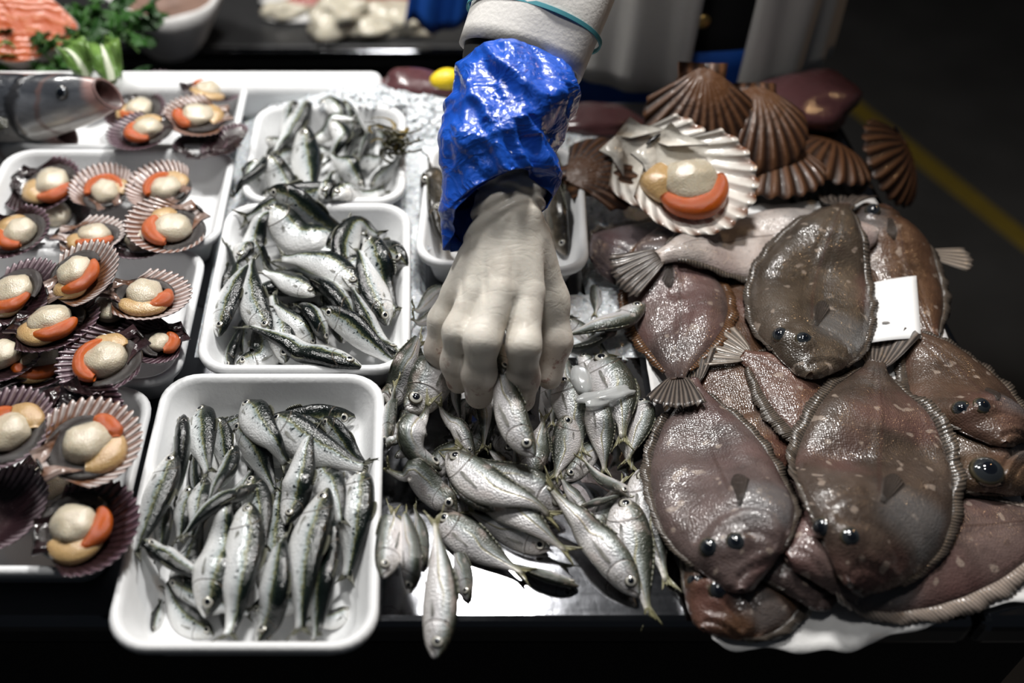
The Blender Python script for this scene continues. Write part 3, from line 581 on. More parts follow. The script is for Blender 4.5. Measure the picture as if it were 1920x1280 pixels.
# ------------------------------------------------------------------ sardines, middle tray (bottom of the pile first)
FM = 'sardine mostly buried under the others in the middle tray'
mid = [
 ([(900, 650), (500, 620)], 'u', 25, FM), ([(650, 760), (1000, 880)], 'u', 30, FM), ([(480, 760), (700, 980)], 'r', 30, FM), ([(950, 420), (560, 380)], 'u', 30, FM),
 ([(600, 1150), (560, 700)], 'l', 20, FM), ([(300, 700), (1000, 640)], 'd', 30, FM), ([(700, 500), (1350, 640)], 'u', 20, FM), ([(350, 780), (340, 1120)], 'l', 20, FM), ([(820, 1140), (420, 1120)], 'u', 20, FM), ([(760, 800), (1200, 900)], 'u', 30, FM), ([(1000, 1000), (900, 450)], 'l', 20, FM),
 ([(390, 420), (395, 100)], 'l', 60, 'sardine upright at the back of the middle tray, only its forked tail clear'),
 ([(1045, 165), (660, 150), (270, 195)], 'u', 55, 'dark-backed sardine along the far rim of the middle tray'),
 ([(530, 185), (900, 215), (1300, 175)], 'u', 70, 'almost black sardine just in front of the one along the far rim'),
 ([(220, 700), (290, 520), (220, 315)], 'l', 60, 'dark green sardine against the left wall, forked tail pointing up'),
 ([(1430, 490), (1180, 370), (900, 420)], 'u', 55, 'dark sardine with its snout over the right wall of the middle tray'),
 ([(790, 375), (960, 440), (1200, 640)], 'u', 10, 'sardine with a reddish eye facing left near the tray centre'),
 ([(505, 300), (820, 330), (1135, 165)], 'u', 10, 'pale sardine lying across the back, its tail raised to the right'),
 ([(900, 360), (1080, 250), (1300, 300)], 'u', 65, 'dark glossy sardine beside the raised pale tail'),
 ([(1050, 600), (1010, 400), (1130, 300), (1300, 340)], 'l', 50, 'black-backed sardine bent into an arch in the middle tray'),
 ([(1320, 400), (1120, 480), (900, 620)], 'u', 20, 'sardine facing right with wide dark eye, under the arched one'),
 ([(1300, 665), (1240, 560), (1130, 330)], 'r', 20, 'small sardine head with pinkish cheek by the right wall'),
 ([(1180, 520), (1260, 680), (1385, 850)], 'r', 30, 'slim sardine whose forked tail rests on the right wall'),
 ([(1300, 980), (1190, 780), (1110, 560)], 'l', 10, 'silver sardine with a dark left edge along the right wall'),
 ([(250, 1130), (240, 960), (330, 700)], 'r', 60, 'dark sardine head pointing down in the near left corner'),
 ([(300, 1150), (480, 1080), (430, 830)], 'd', 15, 'silver sardine curled in the near left corner'),
 ([(620, 1130), (590, 900), (520, 620)], 'r', 15, 'silver sardine standing between the two left ones and the centre'),
 ([(820, 1030), (660, 850), (520, 720)], 'u', 10, 'slim pale sardine running to the lower centre, its tail by a head'),
 ([(900, 1010), (740, 800), (590, 680)], 'dl', 35, 'sardine with a spotted dark left side in the tray centre'),
 ([(300, 470), (460, 250), (680, 45)], 'r', 10, 'long silver sardine slanting up over the far left rim'),
 ([(410, 325), (470, 430), (620, 560)], 'r', 30, 'sardine with its head pointing up beside the long slanting one'),
 ([(1100, 905), (860, 620), (540, 460)], 'dl', 40, 'large sardine with a dark spotted back across the tray centre'),
 ([(1110, 640), (870, 470), (520, 405)], 'ur', 10, 'broad silver sardine above the spotted one, eye to the right'),
 ([(180, 960), (250, 700), (425, 400)], 'r', 20, 'plump silver sardine head down at far left, big ringed eye'),
 ([(515, 945), (400, 700), (400, 390)], 'r', 20, 'second plump sardine head down, right of the leftmost one'),
 ([(820, 685), (620, 590), (420, 490)], 'u', 10, 'silver sardine with a round eye lying level in the centre left'),
 ([(1385, 1085), (1180, 900), (1040, 570)], 'l', 30, 'sardine with its head in the near right corner of the middle tray'),
 ([(860, 780), (1050, 950), (1395, 1215)], 'u', 60, 'dark green sardine sliding over the near right corner'),
 ([(1125, 1145), (760, 1060), (310, 915)], 'd', 20, 'long sardine along the near wall, pale tail to the left'),
]
lay(SARD, zoomed(mid, 360, 360, 3.5545), 'sardines in the middle tray', girth=1.1)
# ------------------------------------------------------------------ sardines, front tray
FG = 'sardine mostly buried under the others in the front tray'
front = [
 ([(520, 1150), (560, 850)], 'l', 20, FG), ([(700, 1000), (750, 450)], 'r', 20, FG), ([(300, 1000), (420, 640)], 'r', 20, FG), ([(900, 1100), (850, 700)], 'r', 20, FG), ([(480, 760), (640, 420)], 'r', 20, FG), ([(900, 300), (980, 700)], 'r', 20, FG), ([(380, 560), (480, 260)], 'l', 20, FG), ([(620, 1060), (980, 1000)], 'u', 40, FG), ([(600, 360), (960, 420)], 'u', 30, FG),
 ([(1060, 225), (800, 190), (470, 210)], 'u', 60, 'black-backed sardine along the far wall of the front tray, snout right'),
 ([(575, 140), (500, 190), (420, 300)], 'u', 40, 'small dark sardine head at the far wall of the front tray'),
 ([(790, 240), (920, 270), (1060, 310)], 'u', 20, 'narrow pale sardine behind the back right group of the front tray'),
 ([(930, 240), (1020, 350), (1135, 445)], 'ur', 60, 'dark sardine slanting to the right wall of the front tray'),
 ([(480, 240), (500, 330), (520, 520)], 'r', 30, 'sardine head up with a round eye behind the front tray centre'),
 ([(385, 390), (390, 520), (400, 680)], 'r', 60, 'thin dark sardine between two upright silver ones at left'),
 ([(250, 590), (230, 720), (210, 860)], 'r', 25, 'silver sardine upright beside the one leaning on the left rim'),
 ([(350, 520), (330, 640), (300, 800)], 'r', 15, 'silver sardine upright in the left part of the front tray'),
 ([(420, 500), (385, 640), (340, 780)], 'r', 15, 'slender silver sardine right beside another in the left part'),
 ([(1090, 470), (1060, 720), (1010, 980)], 'r', 10, 'grey silver sardine standing along the right wall of the front tray'),
 ([(905, 430), (980, 570), (1010, 740)], 'r', 15, 'silver sardine upright near the right wall, belly left'),
 ([(550, 355), (490, 500), (430, 680)], 'r', 40, 'sardine with dark head top in the middle of the front tray'),
 ([(560, 270), (660, 400), (740, 600)], 'r', 45, 'grey-backed sardine slanting down the middle of the front tray'),
 ([(710, 240), (880, 350), (1165, 465)], 'ur', 20, 'bluish sardine slanting right, its tail on the right wall'),
 ([(590, 160), (680, 300), (810, 470)], 'r', 20, 'pale sardine with its head up by the far wall, eye showing'),
 ([(390, 115), (410, 310), (440, 510)], 'r', 25, 'pale sardine with dark right edge, head up at far left'),
 ([(330, 230), (320, 400), (290, 610)], 'r', 75, 'black-backed sardine upright on the left of the front tray'),
 ([(290, 385), (200, 620), (95, 880)], 'r', 15, 'long silver sardine leaning on the left rim of the front tray'),
 ([(200, 1150), (210, 1050), (210, 900)], 'l', 30, 'greyish sardine in the near left corner, tail up'),
 ([(455, 1165), (330, 1090), (240, 920)], 'ur', 20, 'silver sardine bent along the near left corner'),
 ([(270, 930), (420, 1010), (660, 1080)], 'u', 60, 'dark sardine under the one with its snout to the left'),
 ([(440, 900), (440, 780), (500, 600)], 'l', 30, 'sardine with speckled dark face, head down behind the bright pair'),
 ([(610, 470), (650, 620), (680, 860)], 'r', 20, 'yellowish slim sardine upright in the centre of the front tray'),
 ([(770, 690), (820, 520), (885, 245)], 'r', 15, 'silver sardine head down, its tail pointing up in the middle'),
 ([(640, 520), (480, 650), (300, 820)], 'd', 35, 'sardine with a dark lower side lying across the left centre'),
 ([(175, 825), (310, 870), (480, 960)], 'd', 30, 'sardine facing left with a dark belly side near the left rim'),
 ([(1040, 1050), (960, 1100), (800, 1120)], 'u', 10, 'short pale sardine end in the near right corner'),
 ([(975, 710), (930, 900), (885, 1215)], 'r', 45, 'dark spotted sardine head up in the near right part'),
 ([(425, 1080), (490, 860), (555, 640)], 'r', 5, 'brightest sardine of the front tray, head down at the near left centre'),
 ([(605, 605), (590, 830), (495, 1205)], 'r', 5, 'smooth pale sardine right of the brightest one, tail down'),
 ([(945, 540), (860, 800), (825, 1240)], 'r', 20, 'large silver sardine head up, tail hanging over the near rim'),
 ([(650, 1190), (720, 960), (760, 700)], 'r', 30, 'sardine head down on the near rim, dark right edge'),
]
lay(SARD, zoomed(front, 200, 680, 2.285), 'sardines in the front tray', girth=1.1)
# ------------------------------------------------------------------ sardines, back tray
FE = 'sardine mostly buried under the others in the back tray'
backl = [
 ([(300, 1000), (700, 900)], 'u', 20, FE), ([(500, 650), (900, 700)], 'u', 30, FE), ([(900, 1000), (1100, 600)], 'r', 30, FE), ([(420, 850), (800, 760)], 'u', 20, FE), ([(1000, 800), (1280, 700)], 'u', 60, FE), ([(1000, 600), (1300, 560)], 'u', 60, FE),
 ([(330, 590), (460, 620), (700, 640)], 'u', 30, 'small sardine head facing left in the back tray'),
 ([(560, 315), (500, 470), (470, 640)], 'r', 20, 'pale sardine with its head over the far rim, behind the long one'),
 ([(905, 300), (970, 420), (1060, 600)], 'r', 25, 'sardine head sticking up over the far rim of the back tray'),
 ([(1120, 560), (1050, 460), (1000, 310)], 'l', 40, 'sardine whose forked tail stands up at the far rim'),
 ([(550, 680), (400, 770), (230, 900)], 'u', 60, 'dark sardine under the long pale one of the back tray'),
 ([(260, 760), (200, 860), (170, 1000)], 'l', 15, 'pale sardine by the left wall of the back tray'),
 ([(350, 860), (270, 960), (40, 1075)], 'r', 50, 'dark sardine whose tail lies over the near left rim'),
 ([(1130, 430), (1150, 560), (1120, 720)], 'r', 65, 'dark sardine upright beside the seaweed'),
 ([(1200, 480), (1260, 600), (1230, 760)], 'r', 70, 'black sardine against the seaweed tuft'),
 ([(1050, 470), (990, 600), (950, 780)], 'r', 60, 'grey-dark sardine upright in the middle of the back tray'),
 ([(1140, 550), (1090, 660), (1040, 800)], 'r', 55, 'dark bent sardine in front of the grey-dark upright one'),
 ([(745, 360), (840, 430), (980, 520)], 'u', 15, 'sardine facing left with a large eye at the far wall'),
 ([(680, 600), (860, 540), (1080, 430)], 'u', 15, 'slim silver sardine lying across the back tray'),
 ([(840, 440), (925, 580), (720, 815)], 'r', 10, 'silver sardine bent in an S in the back tray'),
 ([(665, 305), (540, 510), (360, 745)], 'r', 15, 'long silver sardine with its head above the far rim'),
 ([(1200, 740), (1160, 880), (1110, 1010)], 'r', 15, 'silver sardine upright in the right part of the back tray'),
 ([(1150, 975), (1260, 860), (1435, 780)], 'u', 30, 'bluish sardine with its tail against the right wall of the back tray'),
 ([(790, 1050), (800, 920), (850, 760)], 'r', 15, 'silver sardine just right of the broad central one'),
 ([(1095, 970), (960, 830), (810, 710)], 'ur', 25, 'sardine head down to the right in the centre of the back tray'),
 ([(850, 1050), (1080, 1030), (1310, 940)], 'u', 15, 'silver sardine along the near wall of the back tray, tail right'),
 ([(295, 750), (430, 890), (660, 1060)], 'ur', 20, 'sardine facing up-left in the near left part, large eye'),
 ([(625, 510), (650, 760), (710, 1060)], 'r', 20, 'broad bright sardine upright in the centre of the back tray'),
]
lay(SARD, zoomed(backl, 420, 120, 4.174), 'sardines in the back tray', girth=1.12)
# ------------------------------------------------------------------ dark fish under the sleeve
under = [([(840, 440), (860, 330)], 'u', 40, 'dark fish lying in the tray, mostly hidden by the blue sleeve'), ([(990, 440), (900, 300)], 'u', 40, 'dark fish lying in the tray, mostly hidden by the blue sleeve'), ([(830, 400), (960, 340)], 'u', 40, 'dark fish lying in the tray, mostly hidden by the blue sleeve'),
 ([(860, 470), (830, 420), (800, 290)], 'l', 40, 'dark fish with upright tail at the left of the sleeve'), ([(792, 352), (850, 345), (940, 360)], 'u', 25, 'brown-silver fish head left of the blue sleeve'), ([(805, 398), (850, 395), (940, 420)], 'u', 20, 'open-mouthed small fish head below another, left of the sleeve'),
 ([(1075, 330), (1040, 310), (960, 300)], 'u', 40, 'dark fish reaching over the far right rim beside the sleeve'), ([(1010, 470), (1040, 380), (1030, 270)], 'r', 55, 'dark fish along the right wall beside the sleeve'), ([(1062, 478), (1045, 400), (1035, 300)], 'r', 40, 'silver-headed dark fish, head down, right of the glove wrist')]
lay(DARK, under, 'dark fish in the tray under the sleeve', girth=.9)

# ------------------------------------------------------------------ horse mackerel pile
FP = 'horse mackerel mostly hidden low in the loose pile'
z1 = lambda L_: zoomed(L_, 680, 500, 3.2)
z2 = lambda L_: zoomed(L_, 680, 820, 2.909)
low = [([(760, 640), (860, 740)], 'u', 20, FP), ([(790, 900), (900, 800)], 'u', 20, FP), ([(900, 900), (1010, 820)], 'u', 25, FP), ([(1000, 700), (1110, 760)], 'u', 20, FP), ([(1060, 900), (1150, 800)], 'u', 20, FP), ([(1160, 760), (1190, 900)], 'r', 20, FP), ([(760, 760), (790, 880)], 'l', 20, FP), ([(960, 980), (1080, 920)], 'u', 25, FP), ([(840, 960), (960, 900)], 'u', 20, FP), ([(1110, 1000), (1180, 880)], 'r', 20, FP), ([(1060, 600), (1160, 680)], 'u', 30, FP), ([(850, 700), (1000, 780)], 'u', 25, FP), ([(930, 800), (850, 720)], 'u', 25, FP), ([(870, 790), (880, 690)], 'r', 25, FP), ([(960, 860), (920, 700)], 'r', 25, FP), ([(1010, 930), (1080, 850)], 'u', 25, FP), ([(1100, 960), (1040, 880)], 'u', 25, FP), ([(740, 860), (800, 820)], 'u', 25, FP), ([(858, 810), (850, 700)], 'l', 20, FP), ([(835, 790), (890, 740)], 'u', 30, FP), ([(880, 860), (960, 730)], 'r', 20, FP), ([(1050, 830), (1010, 690)], 'r', 20, FP)]
def low_label(p):
    x = sum(q[0] for q in p)/len(p); y = sum(q[1] for q in p)/len(p)
    if x < 830: return 'horse mackerel half buried in the pile beside the front tray'
    if y < 730: return 'horse mackerel half buried beside and beneath the gloved fingers'
    if x > 1090: return 'horse mackerel half buried in the pile close to the flatfish'
    return 'horse mackerel half buried toward the bare steel' if y > 880 else 'horse mackerel half buried in the middle of the loose pile'
lay(MACK, [(e[0], e[1], e[2], low_label(e[0])) for e in low], 'loose horse mackerel pile')
a1 = z1([
 ([(620, 200), (440, 165), (290, 215)], 'u', 60, 'dark horse mackerel lying level behind the little finger, upper one'),
 ([(600, 230), (450, 250), (285, 270)], 'u', 60, 'dark horse mackerel lying level behind the little finger, lower one'),
 ([(1395, 110), (1400, 190), (1390, 330)], 'l', 20, 'slim silver fish upright between the thumb and the flatfish'),
 ([(1230, 180), (1270, 150), (1330, 300)], 'r', 20, 'horse mackerel with only a spread yellow tail clear, right of the glove'),
 ([(120, 760), (230, 620), (385, 385)], 'l', 50, 'slender horse mackerel with its tail up, by the middle tray corner'),
 ([(150, 1080), (160, 880), (210, 640)], 'r', 55, 'horse mackerel head down beside the front tray rim, ringed eye'),
 ([(150, 1130), (215, 1010), (270, 880)], 'r', 5, 'narrow silver wedge of a fish beside the front tray'),
 ([(260, 835), (400, 680), (560, 430)], 'u', 20, 'big-headed horse mackerel facing down-left in the hand shadow', dict(girth=1.25)),
 ([(560, 620), (560, 790), (600, 1000)], 'r', 30, 'brownish horse mackerel in shadow below the ring finger'),
 ([(690, 720), (730, 900), (725, 1140)], 'l', 30, 'brown horse mackerel tail down, with a golden side line'),
 ([(600, 820), (640, 980), (710, 1130)], 'r', 35, 'narrow brownish fish left of the golden-lined one'),
 ([(880, 1250), (820, 1130), (740, 1020)], 'ur', 10, 'short silver piece of fish below the golden-lined tail'),
 ([(940, 1300), (925, 1180), (900, 1020)], 'r', 50, 'brown gaping fish head under the held fish'),
 ([(470, 1220), (290, 1010), (440, 800)], 'l', 15, 'pale curved horse mackerel below the big head', dict(girth=1.25)),
 ([(660, 1140), (560, 950), (430, 760)], 'ur', 20, 'slim horse mackerel with a yellow tail touching the big head'),
 ([(1090, 700), (1140, 820), (1130, 1000)], 'r', 20, 'silver horse mackerel flank right of the index finger'),
 ([(1000, 1280), (1050, 1080), (1100, 830)], 'r', 10, 'silver horse mackerel tail up, with a yellow side line', dict(girth=1.20)),
 ([(1180, 540), (1240, 680), (1330, 800)], 'r', 25, 'pale narrow fish beside the thumb tip'),
 ([(1660, 800), (1530, 640), (1390, 470)], 'ur', 40, 'grey horse mackerel lying along the paper edge'),
 ([(1310, 520), (1380, 640), (1450, 830)], 'r', 15, 'small-faced horse mackerel behind the one with brightest eye'),
 ([(1670, 800), (1660, 960), (1560, 1230)], 'r', 20, 'horse mackerel half hidden by the paper edge, eye showing', dict(girth=1.20)),
 ([(1400, 545), (1540, 800), (1560, 1130)], 'r', 10, 'horse mackerel head up near the paper, bright ringed eye', dict(girth=1.30)),
 ([(1185, 680), (1270, 900), (1330, 1180)], 'r', 10, 'horse mackerel head up just right of the index finger', dict(girth=1.35)),
 ([(1390, 815), (1440, 1020), (1460, 1300)], 'r', 10, 'horse mackerel head up, right of two stacked heads', dict(girth=1.30)),
 ([(1235, 885), (1210, 1080), (1130, 1330)], 'l', 10, 'horse mackerel head up, lower of two stacked heads', dict(girth=1.40)),
])
lay(MACK, a1, 'loose horse mackerel pile')
a2 = z2([
 ([(110, 760), (150, 560), (170, 330)], 'l', 15, 'pale horse mackerel head down beside the front tray, leftmost'),
 ([(330, 700), (310, 500), (270, 330)], 'r', 55, 'dim horse mackerel hidden behind the vertical front one'),
 ([(260, 845), (260, 600), (210, 380)], 'r', 30, 'grey horse mackerel head down, second from the front tray'),
 ([(575, 880), (545, 720), (480, 500)], 'r', 40, 'small horse mackerel head down right behind the overhanging one'),
 ([(1175, 810), (980, 750), (700, 640)], 'd', 50, 'dark horse mackerel nearest the steel, snout right'),
 ([(1010, 610), (780, 500), (520, 360)], 'u', 50, 'dark horse mackerel with a reddish ringed eye', dict(girth=1.20)),
 ([(410, 430), (620, 580), (960, 770)], 'ur', 20, 'grey horse mackerel facing up-left, tail toward the steel', dict(girth=1.12)),
 ([(640, 260), (900, 450), (1205, 665)], 'ur', 10, 'slim fish whose yellow tail ends over bare steel'),
 ([(715, 400), (560, 290), (440, 60)], 'l', 15, 'pale belly of a fish under the long slanting pair'),
 ([(510, 400), (320, 250), (100, 120)], 'u', 35, 'dark horse mackerel facing right with a gold cheek and large eye', dict(girth=1.30)),
 ([(1510, 180), (1560, 430), (1690, 890)], 'r', 15, 'slim horse mackerel along the flatfish, head up, tail on steel'),
 ([(1410, 340), (1480, 640), (1590, 1050)], 'r', 10, 'bright horse mackerel with its tail at the steel edge', dict(girth=1.20)),
 ([(1180, 380), (1300, 350), (1500, 320)], 'd', 40, 'small dark horse mackerel lying level below the stacked heads'),
 ([(1450, 325), (1320, 230), (1150, 60)], 'd', 15, 'horse mackerel facing right with silver cheek, eye at lower edge'),
 ([(1110, 400), (800, 230), (440, 0)], 'u', 15, 'upper of two long horse mackerel slanting down to the right'),
 ([(465, 95), (720, 290), (1130, 470)], 'ur', 15, 'lower of two long horse mackerel slanting, head at upper left'),
 ([(1500, 860), (1240, 520), (930, 180)], 'ur', 20, 'long horse mackerel slanting to the steel with white round eye'),
 ([(395, 1200), (430, 850), (385, 360)], 'r', 10, 'horse mackerel hanging head first over the counter edge', dict(zfix=[.020, .030, .040, .046])),
])
lay(MACK, a2, 'loose horse mackerel pile')
# the two in the hand
fish(MACK, [(1000, 855), (965, 790), (935, 690), (925, 640)], 'r', 25, 'horse mackerel held head down between index and middle finger', zfix=[.052, .062, .066, .064], group=None, mark=False)
fish(MACK, [(944, 700), (940, 655), (945, 600)], 'l', 30, 'dark fish head clenched between the knuckles of the glove', zfix=[.070, .072, .068], mark=False, girth=1.25)
# ------------------------------------------------------------------ scallops: a valve of radius 1, hinge toward -y, hollow up
def shell_mesh(name, min_, mout, nrib, depth=.30, rib=.022, wav=.02, ear=.36):
    nt, nv = nrib*8+1, 16; TH = math.radians(60); d = .90; V, UV, Fc, mi = [], [], [], []
    for side in (0, 1):
        for i in range(nv):
            v = (i/(nv-1))**.85
            for j in range(nt):
                f = j/(nt-1); th = -TH+2*TH*f; ch = d*math.cos(th)+math.sqrt(1-(d*math.sin(th))**2); w = math.cos(2*math.pi*nrib*f)
                r = ch*v*(1+wav*w*v**3); x, y = r*math.sin(th), -d+r*math.cos(th); rho = min(1, math.hypot(x, y))
                z = -depth*(1-rho**2.2)+rib*w*(v**3.5 if side == 0 else v**1.2)
                if side: z -= .035*(1-.5*v)
                V.append((x, y, z)); UV.append((f, v))
    a = nt*nv
    Fc += [(p, q, r, s) for p, s, r, q in grid_faces(nv, nt)]; mi += [0]*len(Fc)
    b = grid_faces(nv, nt, False, a); Fc += b; mi += [1]*len(b)
    for j in range(nt-1): p = (nv-1)*nt+j; Fc.append((p, p+1, a+p+1, a+p)); mi.append(1)
    for i in range(nv-1):
        p = i*nt; Fc.append((p, a+p, a+p+nt, p+nt)); mi.append(1); p = i*nt+nt-1; Fc.append((p, p+nt, a+p+nt, a+p)); mi.append(1)
    # the two ears either side of the hinge
    for sg in (-1, 1):
        k = len(V); q = [(0, -d-.03), (sg*ear*1.05, -d-.05), (sg*ear*1.0, -d+.20), (sg*ear*1.45, -d+.62), (sg*.12, -d+.22)]
        for z0 in (-.03, -.075):
            for x, y in q: V.append((x, y, z0-.06*(1-min(1, abs(x)/ear)))); UV.append((.5+.4*x, .55))
        n = len(q); top = [k+i for i in range(n)]; bot = [k+n+i for i in range(n)]
        Fc.append(tuple(top if sg > 0 else top[::-1])); mi.append(0); Fc.append(tuple(bot[::-1] if sg > 0 else bot)); mi.append(1)
        for i in range(n): Fc.append((top[i], bot[i], bot[(i+1) % n], top[(i+1) % n])); mi.append(1)
    return mesh(name, V, Fc, [M[min_], M[mout]], UV, matidx=mi)
SH = {k: shell_mesh('shell', m, 'sh_out', 22) for k, m in (('dark', 'sh_dark'), ('purple', 'sh_purple'), ('pale', 'sh_pale'), ('white', 'sh_white'))}
KING = shell_mesh('shell', 'king_in', 'king_out', 13, .30, .016, .014, .42)
SHV = {}
def shv(me):
    if me.name not in SHV:
        a = np.zeros(len(me.vertices)*3); me.vertices.foreach_get('co', a); SHV[me.name] = a.reshape(-1, 3)
    return SHV[me.name]
def crescent(name, mat, r, wid, a0, a1, ht, z0, seed=0):
    """a fat tapering arc lying round the muscle"""
    ns, nc = 22, 10; V = []
    for i in range(ns):
        t = i/(ns-1); a = math.radians(a0+(a1-a0)*t); k = max(.05, math.sin(math.pi*min(1, .06+.88*t))**.55)*(1+.25*mnoise.noise(Vector((t*3+seed*5, seed, 0))))
        for j in range(nc):
            b = 2*math.pi*j/nc; rr = r+math.cos(b)*wid*k; V.append((rr*math.cos(a), rr*math.sin(a), z0+math.sin(b)*ht*k))
    Fc = grid_faces(ns, nc, True); Fc += [tuple(range(nc))[::-1], tuple((ns-1)*nc+j for j in range(nc))]
    return mesh(name, V, Fc, M[mat])
MUS = [mesh('muscle', *lump((.48, .42, .28), wob=.16, seed=k, squash=.96), M['meat']) for k in range(4)]
def scallop(px, py, R, umbo, tilt, label, kind='dark', mus=(0, 0), roe=None, man=None, group=None, king=False, flip=False, zadd=0.0, allow=.004, name='scallop', cat='scallop', msz=1.0, empty_=False):
    """umbo: picture direction of the hinge in degrees (0 right, 90 up); tilt: (toward camera, toward right) in degrees"""
    me = KING if king else SH[kind]; sh = shv(me)
    Rm = Matrix.Rotation(math.radians(tilt[1]), 3, 'Y') @ Matrix.Rotation(math.radians(tilt[0]), 3, 'X') @ Matrix.Rotation(math.radians(umbo+90), 3, 'Z')
    if flip: Rm = Rm @ Matrix.Rotation(math.pi, 3, 'Y')
    Vr = (np.array(Rm) @ sh.T).T*R; z = .03
    for _ in range(4):
        c = at(px, py, z); W = Vr+np.array([c[0], c[1], 0]); z = drop(W, allow)+zadd
    c = at(px, py, z); root = empty(name, (c[0], c[1], z), label, cat, group); root.rotation_euler = Rm.to_euler(); root.scale = (R, R, R)
    so = obj('shell', me, root); W = Vr+c; splat(W[:, 0], W[:, 1], W[:, 2], 1)
    if flip or empty_: return root
    q = np.array(Rm.inverted() @ Vector((mus[0], mus[1], 0))); zz = -.06
    m = obj('muscle', MUS[int(px) % 4], root, (q[0], q[1], zz)); m.scale = (msz, msz, msz); m.rotation_euler = (0, 0, px)
    rot = umbo+90
    if man: o = obj('mantle', crescent('mantle', 'mantle', .48*msz, .30, man[0]-rot-12, man[1]-rot+12, .15, 0, px), root, (q[0], q[1], zz-.04))
    if roe: o = obj('roe', crescent('roe', 'roe', .52*msz, .20, roe[0]-rot-6, roe[1]-rot+6, .16, 0, py), root, (q[0], q[1], zz+.03))
    lv, lf = lump((.16, .035, .03)); obj('hinge', mesh('hinge', lv, lf, M['gloss_black']), so, (0, -.9, -.02))
    if roe and not king: obj('gill', crescent('gill', 'membrane', .60*msz, .17, roe[1]-rot+5, roe[0]-rot+330, .07, 0, px+py), root, (q[0], q[1], zz-.07))
    t = np.array(Rm @ Vector((q[0], q[1], zz+.2)))*R+c; k = nrg.randn(60, 2)*R*.16; splat(t[0]+k[:, 0], t[1]+k[:, 1], np.full(60, t[2]), 1)
    return root
GA, GB, GC, GD = 'scallops in the back tray', 'scallops in the second tray', 'scallops in the third tray', 'scallops in the front left tray'
# second tray
scallop(105, 400, .034, 200, (5, 0), 'dark scallop under the big black one in the second tray', 'dark', group=GB)
scallop(262, 446, .032, 180, (-4, 0), 'purple scallop almost hidden under the white one, second tray', 'purple', group=GB)
scallop(76, 344, .040, 150, (8, -6), 'black-shelled scallop with a round muscle, far left of the second tray', 'dark', (.25, .05), (250, 340), (170, 250), GB)
scallop(190, 348, .0325, -65, (8, 0), 'pale scallop with an orange roe arching over its muscle', 'pale', (.12, -.2), (20, 190), (5, 60), GB)
scallop(298, 345, .034, -35, (8, -5), 'brown and white ribbed scallop beside the arching orange one', 'pale', (.2, -.15), (90, 200), (20, 100), GB)
scallop(22, 432, .035, 150, (6, -5), 'scallop at the left edge, bright roe below its muscle, second tray', 'dark', (.2, .0), (180, 280), (100, 180), GB)
scallop(165, 438, .034, 170, (-8, 0), 'shallow pale scallop with thin roe in the near part of the second tray', 'white', (.15, 0), (230, 340), (180, 250), GB)
scallop(315, 418, .039, 45, (4, 6), 'large white-edged scallop in the near right part of the second tray', 'white', (.12, -.1), (150, 255), (100, 150), GB)
# third tray
scallop(64, 676, .036, 220, (-6, 0), 'dim scallop low in the near left of the third tray', 'dark', (.1, .1), (200, 330), (180, 300), GC)
scallop(2, 660, .033, 180, (0, 0), 'dark scallop cut by the left picture edge, third tray', 'dark', group=GC)
scallop(205, 575, .034, 180, (-5, 0), 'brownish empty-looking scallop shell in the middle of the third tray', 'dark', group=GC)
scallop(288, 632, .029, 30, (0, 10), 'small purple scallop with a lump of roe by the right wall', 'purple', (.2, -.1), (300, 420), None, GC, msz=.7)
scallop(96, 602, .039, 170, (-6, -6), 'broad purple scallop with a tan and orange strip, third tray', 'dark', (-.05, .1), (250, 350), (190, 290), GC)
scallop(36, 545, .037, 190, (6, -14), 'purple-ribbed scallop leaning right at the far left of the third tray', 'purple', (-.25, .1), (210, 330), (220, 300), GC)
scallop(150, 512, .035, 200, (10, -16), 'scallop propped on the far rim, wide white ribs on its right', 'white', (-.2, .1), (250, 380), (220, 300), GC)
scallop(274, 550, .037, 165, (-8, 4), 'pale brown scallop with cream mantle, right of the third tray', 'pale', (-.05, .05), (300, 370), (220, 330), GC)
scallop(193, 668, .037, 40, (4, -6), 'scallop with a thick orange hook of roe at the near wall', 'purple', (.05, -.05), (110, 250), (60, 120), GC)
# front left tray
scallop(72, 905, .036, 180, (0, 0), 'black scallop under the others in the middle of the front left tray', 'dark', (.2, .1), None, None, GD)
scallop(140, 780, .036, 120, (10, 0), 'dark scallop shell tilted at the far wall of the front left tray', 'dark', group=GD, empty_=True)
scallop(8, 800, .036, 210, (6, -6), 'scallop cut by the left picture edge, tan mantle, front left tray', 'purple', (.1, -.1), (100, 190), (20, 100), GD)
scallop(0, 950, .036, 200, (4, -12), 'brown ribbed scallop shell at the left picture edge', 'purple', group=GD, empty_=True)
scallop(158, 985, .038, 190, (6, -4), 'dark red ribbed scallop with forked roe at the near wall', 'dark', (-.2, .05), (-60, 30), (230, 330), GD)
scallop(162, 828, .0385, 215, (6, 4), 'scallop with a crown of white ribs in the front left tray', 'white', (.0, .0), (20, 80), (-70, 20), GD)
